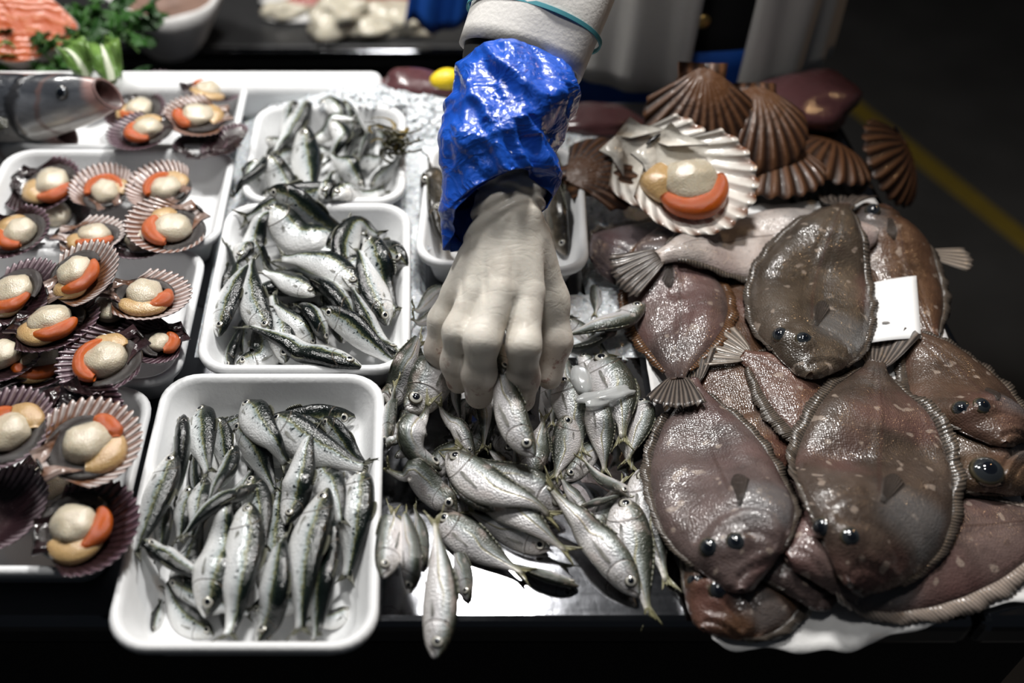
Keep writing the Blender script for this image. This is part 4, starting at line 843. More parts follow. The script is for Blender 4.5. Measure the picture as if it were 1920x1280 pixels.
# back tray
scallop(375, 268, .028, -90, (-4, 0), 'empty purple scallop shell by the near rim of the back tray', 'dark', group=GA, empty_=True)
scallop(420, 262, .027, -60, (0, -20), 'dark scallop shell on edge in the near right corner', 'dark', group=GA, empty_=True)
scallop(292, 172, .035, -90, (12, 0), 'blue-grey ribbed scallop standing at the far rim', 'purple', (.1, -.2), (70, 170), (-50, 40), GA)
scallop(392, 165, .033, 200, (-10, 14), 'dark scallop on its side with a stripe of roe at the far rim', 'dark', (.0, .0), (20, 160), (200, 330), GA)
scallop(252, 205, .034, 120, (4, -4), 'scallop with tan mantle beside the gaping fish mouth', 'dark', (.1, .1), (200, 300), (160, 240), GA)
scallop(372, 215, .037, 20, (2, 6), 'scallop with white frilled edge in the right of the back tray', 'white', (-.05, .05), (170, 250), (-20, 60), GA)
scallop(262, 243, .034, 30, (2, -4), 'scallop with a square lobe of bright roe at the near rim', 'purple', (.2, .1), (150, 280), (60, 140), GA)
# ------------------------------------------------------------------ paper under the flatfish
def paper_sheet():
    L_ = [(1130, 400), (1205, 660), (1262, 1000), (1335, 1200)]; R_ = [(1640, 372), (1740, 560), (1880, 830), (1990, 1150)]
    nu, nv = 60, 60; V = []
    for i in range(nu):
        t = i/(nu-1); k = t*3; a = min(2, int(k)); f = k-a
        l = np.array(L_[a])*(1-f)+np.array(L_[a+1])*f; r = np.array(R_[a])*(1-f)+np.array(R_[a+1])*f
        if t > .999: pass
        for j in range(nv):
            s = j/(nv-1); p = l*(1-s)+r*s
            w = at(p[0], p[1], 0.004); x, y = w[0], w[1]
            if t > .9: y -= (t-.9)*10*(.012*math.sin(s*5)+.006*mnoise.noise(Vector((s*9, 0, 0))))
            z = .004+.003*mnoise.noise(Vector((x*25, y*25, 0)))+.0025*mnoise.noise(Vector((x*60, y*60, 4)))+(.006*(1-min(1, s/.04)))*(.5+.5*math.sin(t*20))
            z = max(z, .002)
            if y < -.236: z -= max(0, -.236-y)*.25
            V.append((x, y, z))
    V = np.array(V); c = np.array([.36, .05, 0]); o = obj('paper_sheet', mesh('paper_sheet', V-c, [f[::-1] for f in grid_faces(nu, nv)], M['paper']), None, c)
    setp(o, 'wet white paper sheet spread under the flatfish', 'paper'); solid(o, .0006); splat(V[:, 0], V[:, 1], V[:, 2]+.0005, 2)
paper_sheet()
# ------------------------------------------------------------------ flatfish, draped over whatever lies below
HW = [(0, .10), (.02, .24), (.05, .38), (.10, .56), (.17, .76), (.27, .93), (.40, 1.0), (.52, .97), (.65, .83), (.77, .60), (.86, .36), (.92, .22), (.97, .155), (1, .15)]
TK = [(0, .25), (.05, .5), (.15, .85), (.3, 1.0), (.5, .95), (.7, .7), (.85, .42), (1, .22)]
def flatfish(px, hw, label, col, eyes=(), thick=.020, tail='fin_ftail', fin='fin_flat', eyer=.0075, flip=1, white=False, bodyfrac=.83, fringe=.2, mat='flat', tailw=.62, cap=.075):
    global H
    Hd = boxblur(boxblur(maxfilt(np.minimum(np.maximum(H, 0), cap), 5), 9), 7)
    def hd(x, y):
        i, j = cell(x, y); return Hd[i, j]
    px = np.asarray(px, float); z = np.full(len(px), .03)
    for _ in range(5):
        P = np.array([at(u, v, zz) for (u, v), zz in zip(px, z)]); z = hd(P[:, 0], P[:, 1])+thick*.6
    S = spline(P[:, :2], 80); L = float(np.linalg.norm(np.diff(S, axis=0), axis=1).sum()); tt = np.linspace(0, 1, 80)
    nu, nw = 78, 33; bt = np.linspace(0, 1, nu)**1.12; C = np.stack([np.interp(bt*bodyfrac, tt, S[:, k]) for k in (0, 1)], 1); T = unit(np.gradient(C, axis=0)); N = np.stack([T[:, 1], -T[:, 0]], 1)*flip
    W = smooth_interp(bt, HW)*hw; W[0] = hw*.05; ws = np.sin(np.linspace(-1, 1, nw)*math.pi/2)
    X = C[:, None, :]+N[:, None, :]*(W[:, None]*ws[None, :])[..., None]
    B = hd(X[..., 0], X[..., 1])+.0012; t_ = bt[:, None]; w_ = ws[None, :]
    prof = smooth_interp(bt, TK)[:, None]*thick; dome = np.clip(1-np.abs(w_)**2.4, 0, 1)**.62
    Z = prof*dome
    Z = Z+.0012*np.exp(-(w_/.05)**2)*(t_ > .27)*dome-.0008*np.exp(-((np.abs(w_)-.09)/.04)**2)*(t_ > .27)
    if not white:
        g = t_-(.255-.13*(w_-.12)**2); Z = Z-.0034*np.exp(-(g/.014)**2)*(np.abs(w_-.1) < .85)+.0022*np.exp(-((g+.035)/.03)**2)*dome
        g2 = t_-(.15-.10*(w_-.2)**2); Z = Z-.0018*np.exp(-(g2/.010)**2)*(np.abs(w_-.2) < .6)
        m = t_-(.045+.05*(w_-.25)); Z = Z-.0022*np.exp(-(m/.009)**2)*(w_ > -.25)+.0014*np.exp(-((m-.02)/.012)**2)*(w_ > -.2)
    nz = np.array([[mnoise.noise(Vector((X[i, j, 0]*45, X[i, j, 1]*45, hw*90))) for j in range(nw)] for i in range(nu)]); Z = np.maximum(Z+nz*.0016*dome, .0002)
    top = np.concatenate([X, (B+Z)[..., None]], -1)
    O = np.array([C[30, 0], C[30, 1], B[30, nw//2]]); root = empty('flatfish', tuple(O), label, 'flatfish', 'flatfish on the paper')
    spots = []
    pj = proj(top)
    for e in eyes:
        d = np.linalg.norm(pj-np.array(e), axis=-1); i, j = np.unravel_index(np.argmin(d), d.shape); i = min(max(i, 3), nu-3); j = min(max(j, 3), nw-4); spots.append((i, j))
    for i, j in spots:
        dd = np.linalg.norm(X-X[i, j], axis=-1); top[..., 2] += .0042*np.exp(-(dd/(eyer*1.25))**4)
    bot = np.concatenate([X, (B-.0006)[..., None]], -1)
    V = np.concatenate([top.reshape(-1, 3), bot.reshape(-1, 3)])-O; n = nu*nw; UV = [(bt[i], j/(nw-1)) for i in range(nu) for j in range(nw)]*2
    up = [f if flip > 0 else f[::-1] for f in grid_faces(nu, nw)]
    Fc = [f[::-1] for f in up]+[tuple(n+q for q in f) for f in up]
    ring = [j for j in range(nw)]+[i*nw+nw-1 for i in range(1, nu)]+[(nu-1)*nw+j for j in range(nw-2, -1, -1)]+[i*nw for i in range(nu-2, 0, -1)]
    for a, b in zip(ring, ring[1:]+ring[:1]): Fc.append((a, b, n+b, n+a) if flip > 0 else (b, a, n+a, n+b))
    bo = obj('body', mesh('body', V, Fc, M[mat], UV), root); bo.color = (*col, 1)
    # rayed fins along both edges
    for nm, sg in (('dorsal_fin', -1), ('anal_fin', 1)):
        V, UV = [], []; ks = np.linspace(.10, .93, 180)
        for a, k in enumerate(ks):
            c = np.array([np.interp(k, bt, C[:, q]) for q in (0, 1)]); nn = unit(np.array([np.interp(k, bt, N[:, q]) for q in (0, 1)]))*sg; tg = unit(np.array([np.interp(k, bt, T[:, q]) for q in (0, 1)])); w = np.interp(k, bt, W)
            f = (a/179); ln = fringe*hw*(math.sin(math.pi*min(1, .08+.9*f))**.55)*(1+.05*math.sin(a*1.3)+.08*math.sin(a*.23))
            for e in (0, .5, 1.0):
                p = c+nn*(w*.97+ln*e)+tg*ln*e*.55; zb = float(hd(*p))+.0012+.0012*math.sin(a*.31+hw*99)*e+.0025*(1-e); V.append((p[0], p[1], zb)); UV.append((e, f))
        solid(obj(nm, mesh(nm, np.array(V)-O, grid_faces(180, 3), M[fin], UV), root), .0007)
    # tail fin
    E = unit(S[-1]-C[-1]); el = np.linalg.norm(S[-1]-C[-1]); V, UV = [], []; nn = np.array([E[1], -E[0]])
    for i in range(8):
        e = i/7
        for j in range(23):
            k = -1+2*j/22; ln = el*(1-.16*k*k)*(1+.05*math.sin(j*2.6)*(i == 7)); p = C[-1]-E*.004+E*ln*e+nn*k*(W[-1]*.9+(hw*tailw*.62)*e**.8)
            V.append((p[0], p[1], float(hd(*p))+.003+.0012*math.sin(j*1.57)*e)); UV.append((e, j/22))
    solid(obj('tail_fin', mesh('tail_fin', np.array(V)-O, grid_faces(8, 23), M[tail], UV), root), .0008)
    # pectoral fin lying on the body
    if not white:
        V, UV = [], []
        for i in range(6):
            e = i/5
            for j in range(7):
                k = -1+2*j/6; u = .26+.16*e*(1-.3*k*k); w = .08+.1*e+k*(.03+.10*e); fa = np.interp(u, bt, np.arange(nu)); fb = np.interp(w, ws, np.arange(nw)); a, b = int(fa), int(fb); fa -= a; fb -= b; V.append(top[a, b]*(1-fa)*(1-fb)+top[a+1, b]*fa*(1-fb)+top[a, b+1]*(1-fa)*fb+top[a+1, b+1]*fa*fb+np.array([0, 0, .0007])); UV.append((e, j/6))
        solid(obj('pectoral_fin', mesh('pectoral_fin', np.array(V)-O, grid_faces(6, 7), M['fin_skin'], UV), root), .0006)
    for i, j in spots:
        p = top[i, j]-O+np.array([0, 0, -.0022]); du = unit(top[i+2, j]-top[i-2, j]); dv = unit(top[i, j+2]-top[i, j-2]); nr = np.array([du[1]*dv[2]-du[2]*dv[1], du[2]*dv[0]-du[0]*dv[2], du[0]*dv[1]-du[1]*dv[0]]); nr = unit(nr*np.sign(nr[2])+np.array([0, -.25, .3])); x = unit(np.cross(nr, [0, 1, .1])); y = np.cross(nr, x)
        eo = obj('eye', EYE['eye_flat'], root); r = eyer; eo.matrix_local = Matrix([[x[q]*r, y[q]*r, nr[q]*r*1.25, p[q]] for q in range(3)]+[[0, 0, 0, 1]])
    splat(top[..., 0].ravel(), top[..., 1].ravel(), top[..., 2].ravel(), 2); return root
BR, PU, OL, RU, PK = (.085, .060, .046), (.125, .088, .082), (.085, .064, .046), (.11, .055, .030), (.145, .10, .09)
flatfish([(1322, 1170), (1400, 1070), (1500, 890)], .042, 'brown flatfish head low at the near left corner of the paper', RU, [(1308, 1092), (1345, 1108)], .016)
flatfish([(1545, 1135), (1480, 980), (1430, 800)], .045, 'dull grey flatfish wedged between the two big front ones', PU, (), .014)
flatfish([(1480, 1035), (1740, 1006), (2120, 950)], .049, 'large flatfish lying crosswise at the near right of the paper', PK, (), .018, fringe=.22, fin='fin_pale')
flatfish([(1112, 480), (1240, 455), (1480, 420)], .042, 'purplish flatfish head at the far left of the paper', (.11, .085, .09), (), .015)
flatfish([(1420, 410), (1620, 440), (1835, 482)], .035, 'flatfish whose pale rayed tail sticks out over the far right edge', RU, (), .014, tail='fin_ptail', bodyfrac=.80)
flatfish([(1628, 372), (1690, 480), (1790, 700)], .040, 'reddish brown flatfish pointing away at the far right corner', RU, [(1634, 398), (1662, 392)], .016)
flatfish([(1440, 880), (1400, 640), (1420, 400)], .050, 'rust brown flatfish lying deep in the middle of the heap', RU, (), .016)
flatfish([(1690, 830), (1520, 725), (1335, 632)], .056, 'reddish flatfish with its pale tail pointing left in the centre', (.14, .07, .05), (), .014, tail='fin_ptail')
flatfish([(1940, 905), (1850, 850), (1690, 740)], .048, 'brown flatfish with one huge dark eye at the right edge', (.10, .06, .035), [(1850, 885)], .022, eyer=.013)
flatfish([(1892, 820), (1800, 710), (1650, 560)], .047, 'brown flatfish with two yellow-ringed eyes by the right edge', (.10, .06, .04), [(1803, 768), (1843, 764)], .020)
flatfish([(1395, 1092), (1345, 900), (1300, 700), (1285, 630)], .0485, 'big pinkish flatfish at the near left, eyes toward the viewer', PU, [(1330, 1030), (1380, 1018)], .024, fringe=.16)
flatfish([(1600, 1088), (1640, 880), (1650, 700), (1665, 590)], .0575, 'big brown flatfish at the near right, eyes toward the viewer', BR, [(1535, 995), (1590, 1010)], .024, fringe=.16)
flatfish([(1240, 420), (1270, 560), (1272, 670), (1268, 758)], .045, 'pinkish grey flatfish with dark tail overlapping the big left one', PK, (), .018, fin='fin_rust')
flatfish([(1650, 425), (1420, 455), (1150, 522)], .047, 'flatfish with its white underside up, dark tail to the left', (.60, .53, .49), (), .018, white=True, fringe=.14)
# ------------------------------------------------------------------ price card
def card():
    Hd = boxblur(maxfilt(np.maximum(H, 0), 4), 10); c4 = []; n = 12; V = []
    for u, v in ((1585, 545), (1718, 517), (1727, 634), (1580, 653)):
        z = .04
        for _ in range(4):
            p = at(u, v, z); i, j = cell(p[0], p[1]); z = min(.05, float(Hd[i, j])+.001)
        c4.append(at(u, v, z))
    for i in range(n):
        for j in range(n):
            a, b = i/(n-1), j/(n-1); p = (c4[0]*(1-b)+c4[1]*b)*(1-a)+(c4[3]*(1-b)+c4[2]*b)*a; p = p+np.array([0, 0, .003*math.sin(math.pi*b)]); V.append(p)
    V = np.array(V); sh = max(0, float(np.max(Hat(V[:, 0], V[:, 1])-V[:, 2])))
    c = V[n*n//2]; o = obj('price_card', mesh('price_card', V-c, [f[::-1] for f in grid_faces(n, n)], M['card']), None, c); solid(o, .0006); setp(o, 'blank white card tucked under the olive flatfish', 'card')
    for u, v in ((1633, 587), (1660, 607)):
        d = np.linalg.norm(proj(V)-np.array([u, v]), axis=1); p = V[int(np.argmin(d))]; lv, lf = lump((.0035, .0018, .0008), wob=.3, seed=u); obj('tear', mesh('tear', lv, lf, M['card_hole']), o, tuple(p-c+np.array([0, 0, .0006])))
    splat(V[:, 0], V[:, 1], V[:, 2], 2)
card()
flatfish([(1525, 688), (1518, 570), (1560, 430), (1597, 348)], .0525, 'olive brown flatfish on top of the heap, over the white card', OL, [(1462, 632), (1508, 640)], .024, fringe=.14, cap=.085)
rt = z1([([(1520, 380), (1350, 460), (1080, 470)], 'd', 40, 'yellowish horse mackerel under the one pointing right at the flatfish'),
 ([(1685, 225), (1450, 350), (1080, 430)], 'd', 15, 'horse mackerel pointing right at the flatfish, white belly up')])
lay(MACK, rt, 'loose horse mackerel pile')
# king scallops, brown shells behind the open one
GK = 'king scallop shells behind the flatfish'
scallop(1135, 325, .050, 200, (10, 0), 'brown scallop shell face down left of the open one', king=True, flip=True, group=GK)
scallop(1540, 300, .054, 60, (-8, 10), 'large dark brown scallop shell face down behind the flatfish', king=True, flip=True, group=GK)
scallop(1450, 320, .052, 80, (-4, -6), 'dark brown scallop shell face down right of the open one', king=True, flip=True, group=GK)
scallop(1420, 240, .052, 90, (30, 0), 'shadowed scallop shell leaning behind the open one', king=True, flip=True, group=GK)
scallop(1310, 222, .058, 95, (52, 8), 'brown scallop shell standing with its ribs fanning downward', king=True, flip=True, group=GK)
scallop(1668, 305, .052, 60, (20, 40), 'brown scallop shell tipped up at the counter corner', king=True, flip=True, group=GK)
scallop(1235, 300, .056, 135, (22, -8), 'white empty scallop shell under the open one', king=True, group=GK, empty_=True)
k_ = scallop(1300, 332, .060, 128, (26, -2), 'open white scallop with round muscle and orange roe', king=True, mus=(-.06, -.05), roe=(215, 365), man=(150, 205), group=GK, msz=.92)
# ------------------------------------------------------------------ loose ice and jelly among the fish
def lump_thing(name, px, py, r, label, cat, mat, rot=0, wob=.35, seed=1, z=None, tilt=(0, 0)):
    v, f = lump(r, 28, 18, wob, seed); R = np.array(Matrix.Rotation(rot, 3, 'Z') @ Matrix.Rotation(tilt[0], 3, 'X')); v = v @ R.T; zz = .04
    if z is None:
        for _ in range(3):
            c = at(px, py, zz); zz = drop(v+np.array([c[0], c[1], 0]), .004)
    else: zz = z
    c = at(px, py, zz); base = v[:, 2].min(); o = obj(name, mesh(name, v-np.array([0, 0, base]), f, M[mat]), None, (c[0], c[1], zz+base)); setp(o, label, cat); splat(v[:, 0]+c[0], v[:, 1]+c[1], v[:, 2]+zz, 1); return o
lump_thing('ice_piece', 1090, 712, (.009, .016, .006), 'smooth cloudy lump of ice between the mackerel heads', 'ice', 'jelly', .1, .1, 3)
lump_thing('squid_scrap', 1130, 745, (.022, .008, .005), 'translucent scrap of squid lying across the mackerel', 'seafood scrap', 'jelly', .35, .6, 8)
# ------------------------------------------------------------------ seaweed tuft in the back tray
sw = empty('seaweed_tuft', tuple(at(738, 282, .046)), 'dark brown seaweed tuft in the back sardine tray', 'seaweed')
for k in range(34):
    n = 10; a = rng.uniform(0, 6.28); l = rng.uniform(.014, .030); w = rng.uniform(.0016, .004); V = []; el = rng.uniform(.1, 1.2)
    for i in range(n):
        t = i/(n-1); p = np.array([math.cos(a+t*1.6)*l*t, math.sin(a+t*1.6)*l*t, math.sin(el)*l*t*1.1-.008*t*t]); q = np.array([-math.sin(a+t*1.6), math.cos(a+t*1.6), .3])*w*(1.1-t*.6)*(1+.3*math.sin(i*2.5)); V += [p-q, p+q]
    solid(obj('frond', mesh('frond', V, grid_faces(n, 2), M['seaweed_tip' if k % 5 == 0 else 'seaweed']), sw, (rng.uniform(-.009, .009), rng.uniform(-.014, .014), rng.uniform(0, .02))), .0006)
# ------------------------------------------------------------------ sea bass with gaping mouth, and one below it
VD = unit(np.array([0, -.6, .8]))
BASS = [(0, .046), (.03, .060), (.08, .080), (.16, .098), (.28, .112), (.42, .116), (.6, .10), (.8, .06), (1, .03)]
def bass(px, zs, L, label, gape=True):
    P = np.array([at(u, v, z) for (u, v), z in zip(px, zs)]); d = unit(P[1]-P[0]); S = np.array([P[0]+d*L*t for t in np.linspace(0, 1, 40)]); bt = np.linspace(0, 1, 40)
    root = empty('sea_bass', tuple(S[12]-np.array([0, 0, .03])), label, 'fish'); O = np.array(root.location); U = unit(np.array([0, -.45, 0.9])-d*np.dot(np.array([0, -.45, .9]), d)); Bn = np.cross(d, U); Dn = -Bn if Bn[1] < 0 else Bn
    D, B = unit(Dn*.75+U*.66), None; B = unit(np.cross(d, D)); ns = 26; S = S+D[None, :]*(L*(.040 if gape else .01)*np.maximum(0, 1-bt/.26)**1.3)[:, None]; hh = smooth_interp(bt, BASS)*L; tk = hh*.62; V, UV = [], []
    for i in range(40):
        for j in range(ns):
            th = 2*math.pi*j/ns; cy, sx = math.cos(th), math.sin(th); sh = (.02*cy*L*max(0, 1-bt[i]/.06)) if gape else 0
            of = D*cy*hh[i]+B*sx*tk[i]; V.append(S[i]+of+d*1.0*max(0, 1-bt[i]/.13)*float(of@VD)-O); UV.append((bt[i], abs(((j/ns+.5) % 1)-.5)*2))
    obj('body', mesh('body', V, grid_faces(40, ns, True), M['bass'], UV), root)
    V = []                                                     # lips and throat
    for i, (s, k) in enumerate(((.0, 1.0), (-.006, 1.05), (-.009, .98), (-.006, .86), (.02, .72), (.07, .55), (.11, .1))):
        for j in range(ns):
            th = 2*math.pi*j/ns; cy, sx = math.cos(th), math.sin(th); of = D*cy*hh[0]*k+B*sx*tk[0]*k; V.append(S[0]+d*(s*L)+of+d*1.0*float(of@VD)-O)
    V = [q+unit(D)*.0018*mnoise.noise(Vector((i*.9, 0, 1))) for i, q in enumerate(V)]; obj('mouth', mesh('mouth', V, grid_faces(7, ns, True), [M['mouth'], M['throat']], matidx=[0]*(3*ns)+[1]*(3*ns)), root)
    e = 5
    for sd in (1, -1):
        nr = unit(B*sd+D*.25); x = unit(np.cross(D, nr)); y = np.cross(nr, x); r = .007*L/.3; p = S[e]+D*hh[e]*.42+B*sd*tk[e]*.86-O; eo = obj('eye', EYE['eye_gold'], root); eo.matrix_local = Matrix([[x[q]*r, y[q]*r, nr[q]*r, p[q]] for q in range(3)]+[[0, 0, 0, 1]])
    V = []; UV = []
    for i in range(6):
        for j in range(9):
            k = -1+2*j/8; V.append(S[-1]-d*.004+d*.05*(i/5)*(.6+.4*abs(k))+D*k*(hh[-1]*.9+.03*i/5)-O); UV.append((i/5, j/8))
    solid(obj('tail_fin', mesh('tail_fin', V, grid_faces(6, 9), M['fin'], UV), root), .001)
    V = []; UV = []
    for i in range(14):
        t = 13+i; V += [S[t]+D*hh[t]*.96-O, S[t]+D*(hh[t]+.016*math.sin(math.pi*(i+1)/15)*(1+.2*(i % 2)))+d*.008-O]; UV += [(0, i/13), (1, i/13)]
    solid(obj('dorsal_fin', mesh('dorsal_fin', V, grid_faces(14, 2), M['fin'], UV), root), .0008)
    for k in (0,):
        V = []; UV = []
        for i in range(7):
            for j in range(7):
                q = -1+2*j/6; V.append(S[12]-D*hh[12]*.3+B*(-1 if B[2] < 0 else 1)*(tk[12]*1.0+.002*i/6)+d*.045*i/6*(1-.2*abs(q))+D*q*(.004+.012*i/6)-O); UV.append((i/6, j/6))
        solid(obj('pectoral_fin', mesh('pectoral_fin', V, grid_faces(7, 7), M['fin'], UV), root), .0006)
    return root
bass([(120, 268), (-90, 262)], [.032, .030], .30, 'dark wet fish lying under the gaping grey one')
bass([(203, 200), (-60, 205)], [.072, .066], .32, 'large grey fish with a wide gaping mouth facing right')
# ------------------------------------------------------------------ salmon steak and greens
def salmon():
    pts = spline([(-.05, -.01), (-.045, .035), (-.01, .052), (.03, .040), (.062, .012), (.068, -.002), (.055, -.018), (.02, -.042), (-.02, -.045), (-.05, -.01)], 61)[:-1]; n = len(pts); V = []
    for z, k in ((0, .97), (.004, 1.0), (.020, 1.0), (.024, .965)):
        V += [(x*k, y*k, z) for x, y in pts]
    Fs = [f[::-1] for f in grid_faces(4, n, True)]; k0 = len(V)
    for r in (.75, .5, .25): V += [(x*r, y*r, .0245+.001*mnoise.noise(Vector((x*60, y*60, r)))) for x, y in pts]
    V.append((0, 0, .0245)); Ft = []
    rows = [3*n, k0, k0+n, k0+2*n]
    for a, b in zip(rows, rows[1:]):
        for j in range(n): Ft.append((a+j, a+(j+1) % n, b+(j+1) % n, b+j))
    Ft += [(rows[-1]+j, rows[-1]+(j+1) % n, len(V)-1) for j in range(n)]; Ft.append(tuple(range(n))[::-1])
    root = empty('salmon_steak', tuple(at(40, 62, .05)), 'orange salmon steak propped up in the far left corner', 'salmon'); root.rotation_euler = (math.radians(38), math.radians(8), math.radians(8))
    obj('flesh', mesh('flesh', V, Ft, M['salmon']), root); obj('skin', mesh('skin', V[:4*n], Fs, M['salmon_skin']), root)
salmon()
def leaf_mesh(seed, mat, lob=3):
    r = random.Random(seed); out = []
    for i in range(33):
        a = -2.2+4.4*i/32; lobe = .55+.45*abs(math.cos(a*lob/2*1.05)); ser = 1+.13*(-1)**i; out.append((math.sin(a)*lobe*ser*.8, .35+math.cos(a)*lobe*ser))
    V = [(0, .3, .06)]+[(x, y, -.22*(x*x+(y-.3)**2)+.12*r.uniform(-1, 1)) for x, y in out]+[(0, -.35, 0)]
    Fc = [(0, i+2, i+1) for i in range(32)]+[(0, 1, 34), (0, 34, 33)]; return mesh('leaf', V, Fc, M[mat], smooth=False)
LEAF = [leaf_mesh(k, 'parsley') for k in range(5)]
def parsley(cx, cy, n, spread, label, z0=.02):
    root = empty('parsley_bunch', tuple(at(cx, cy, z0)), label, 'parsley')
    for k in range(7):
        a = rng.uniform(0, 6.28); e = np.array([math.cos(a)*spread[0]*.8, math.sin(a)*spread[1]*.8, rng.uniform(.01, .04)]); V = []
        for i in range(8):
            t = i/7; c = e*t+np.array([0, 0, .02*math.sin(math.pi*t)])
            for j in range(6): b = j*math.pi/3; V.append(c+.0011*np.array([math.cos(b), math.sin(b)*.7, math.sin(b)]))
        obj('stem', mesh('stem', V, grid_faces(8, 6, True), M['stem']), root)
    for k in range(n):
        o = solid(obj('leaf', LEAF[k % 5], root, (rng.uniform(-1, 1)*spread[0], rng.uniform(-1, 1)*spread[1], rng.uniform(.0, spread[2]))), .03); s = rng.uniform(.010, .017); o.scale = (s, s, s)
        o.rotation_euler = (rng.uniform(-.2, 1.1), rng.uniform(-.6, .6), rng.uniform(0, 6.28))
parsley(95, 110, 60, (.055, .035, .05), 'dark green parsley around the salmon steak', .015)
parsley(200, 100, 75, (.06, .045, .055), 'dark green parsley between the salmon and the paper bowl', .015)
parsley(60, 132, 40, (.07, .018, .04), 'parsley sprigs in front of the salmon, above the grey fish', .02)
def lettuce(px, py, w, l, rot, label, z):
    nu, nv = 22, 18; V = []
    for i in range(nu):
        for j in range(nv):
            u, v = i/(nu-1), -1+2*j/(nv-1); wd = w*math.sin(math.pi*min(.97, .12+.8*u))**.7; V.append((v*wd, u*l, .012*v*v+.006*math.sin(u*9+v*4)*abs(v)+.004*math.sin(v*17+u*5)*abs(v)+.02*math.sin(u*2.6)))
    root = empty('lettuce_leaf', tuple(at(px, py, z)), label, 'lettuce'); root.rotation_euler = (.25, 0, rot)
    solid(obj('blade', mesh('blade', V, grid_faces(nu, nv), M['lettuce']), root), .0008)
    V = []
    for i in range(12):
        t = i/11
        for j in range(6): b = j*math.pi/3; V.append((math.cos(b)*.005*(1.1-t), t*l*.9, .003+.02*math.sin(t*.9*2.6)+math.sin(b)*.003*(1.1-t)))
    obj('midrib', mesh('midrib', V, grid_faces(12, 6, True), M['rib']), root)
lettuce(212, 158, .018, .05, .4, 'light green lettuce leaf with white midrib behind the grey fish', .05)
lettuce(165, 152, .016, .045, .9, 'pale green lettuce leaf left of the other, behind the grey fish', .05)
# ------------------------------------------------------------------ back worktable and what stands on it, beyond the gap where the seller stands
BT = empty('back_worktable', (-.2, 1.3, -.9), 'dark steel worktable behind the counter', 'table')
for nm, mt, dm in (('tabletop', 'darktop', (-1.6, .10, .93, 1.9, -.225, -.2)), ('edge_strip', 'steel', (-1.6, .10, .915, .929, -.225, -.2)), ('front_panel', 'black', (-1.58, .08, .96, .98, -.9, -.226))):
    V, Fc = slab(*dm, bev=.003); obj(nm, mesh(nm, V-np.array([-.2, 1.3, -.9]), Fc, M[mt], smooth=False), BT)
i0, j0 = cell(-.75, .915); i1, j1 = cell(.10, 1.0)
def bowl():
    root = empty('paper_cone', tuple(at(325, 95, -.2)), 'white paper parcel holding brown food on the back table', 'parcel'); n = 40; V = []
    for r, z in ((.035, 0), (.05, .02), (.085, .09), (.098, .12), (.092, .12), (.078, .085), (.04, .03)):
        for j in range(n):
            a = 2*math.pi*j/n; k = 1+.09*math.sin(a*3+1)*(z/.12)+.05*math.sin(a*7)*(z/.12); V.append((math.cos(a)*r*k*1.1, math.sin(a)*r*k, z+(.02*math.sin(a*2+.6) if z > .08 else 0)))
    Fc = grid_faces(7, n, True); Fc += [tuple(range(n)), tuple(6*n+j for j in range(n))[::-1]]; obj('wrapper', mesh('wrapper', V, [f[::-1] for f in Fc], M['paper']), root)
    v, f = lump((.075, .07, .025), wob=.25, seed=4); obj('filling', mesh('filling', v, f, M['brownfood']), root, (0, 0, .088))
bowl()
def flat_lump(name, px, py, r, label, cat, mat, seed, wob=.35, z=-.2, rot=0):
    v, f = lump(r, 30, 16, wob, seed); v = v @ np.array(Matrix.Rotation(rot, 3, 'Z')).T; b = v[:, 2].min(); v = v-np.array([0, 0, b*.7]); v[:, 2] = np.maximum(v[:, 2], 0); c = at(px, py, z); o = obj(name, mesh(name, v, f, M[mat]), None, c); return setp(o, label, cat)
flat_lump('squid', 640, 62, (.055, .04, .032), 'pale squid heap on the back table, left lump', 'squid', 'octo', 2, .7)
flat_lump('squid', 722, 58, (.075, .04, .024), 'pale squid heap on the back table, right lump', 'squid', 'octo', 5, .8)
flat_lump('paper_scrap', 640, 14, (.14, .07, .012), 'white paper lying behind the squid on the back table', 'paper', 'paper', 6, .3)
flat_lump('fish_fillet', 535, 36, (.035, .02, .018), 'small pale fillet left of the squid on the back table', 'fillet', 'octo', 9, .4)
flat_lump('meat_piece', 575, 26, (.05, .022, .018), 'dark red piece of fish left of the squid', 'fish', 'redpack', 11, .3)
flat_lump('meat_piece', 740, 8, (.085, .04, .03), 'reddish brown piece of fish behind the squid', 'fish', 'redpack', 12, .25)
flat_lump('squid', 835, 20, (.035, .03, .02), 'small pale squid lump beside the blue sheet', 'squid', 'octo', 14, .5)
lump_thing('lemon', 836, 152, (.019, .014, .014), 'yellow lemon peeking out left of the blue sleeve', 'lemon', 'lemon', .3, .04, 2, z=.05)
def fillet(px, py, rx, ry, rz, label, mat, rot, z, seed): return flat_lump('fish_fillet', px, py, (rx, ry, rz), label, 'fillet', mat, seed, .25, z, rot)
fillet(800, 186, .058, .026, .020, 'dull purple fillet lying on the ice behind the sleeve', 'tuna', -.25, .022, 3)
fillet(758, 165, .016, .010, .012, 'small grey scrap at the end of the purple fillet', 'octo', 0, .032, 6)
fillet(1500, 215, .065, .05, .025, 'dark red slab of fish behind the brown shells', 'tuna', .5, .0, 8)
fillet(1120, 238, .05, .03, .012, 'dark red scrap of fish beside the sleeve', 'tuna', 0, .0, 12)
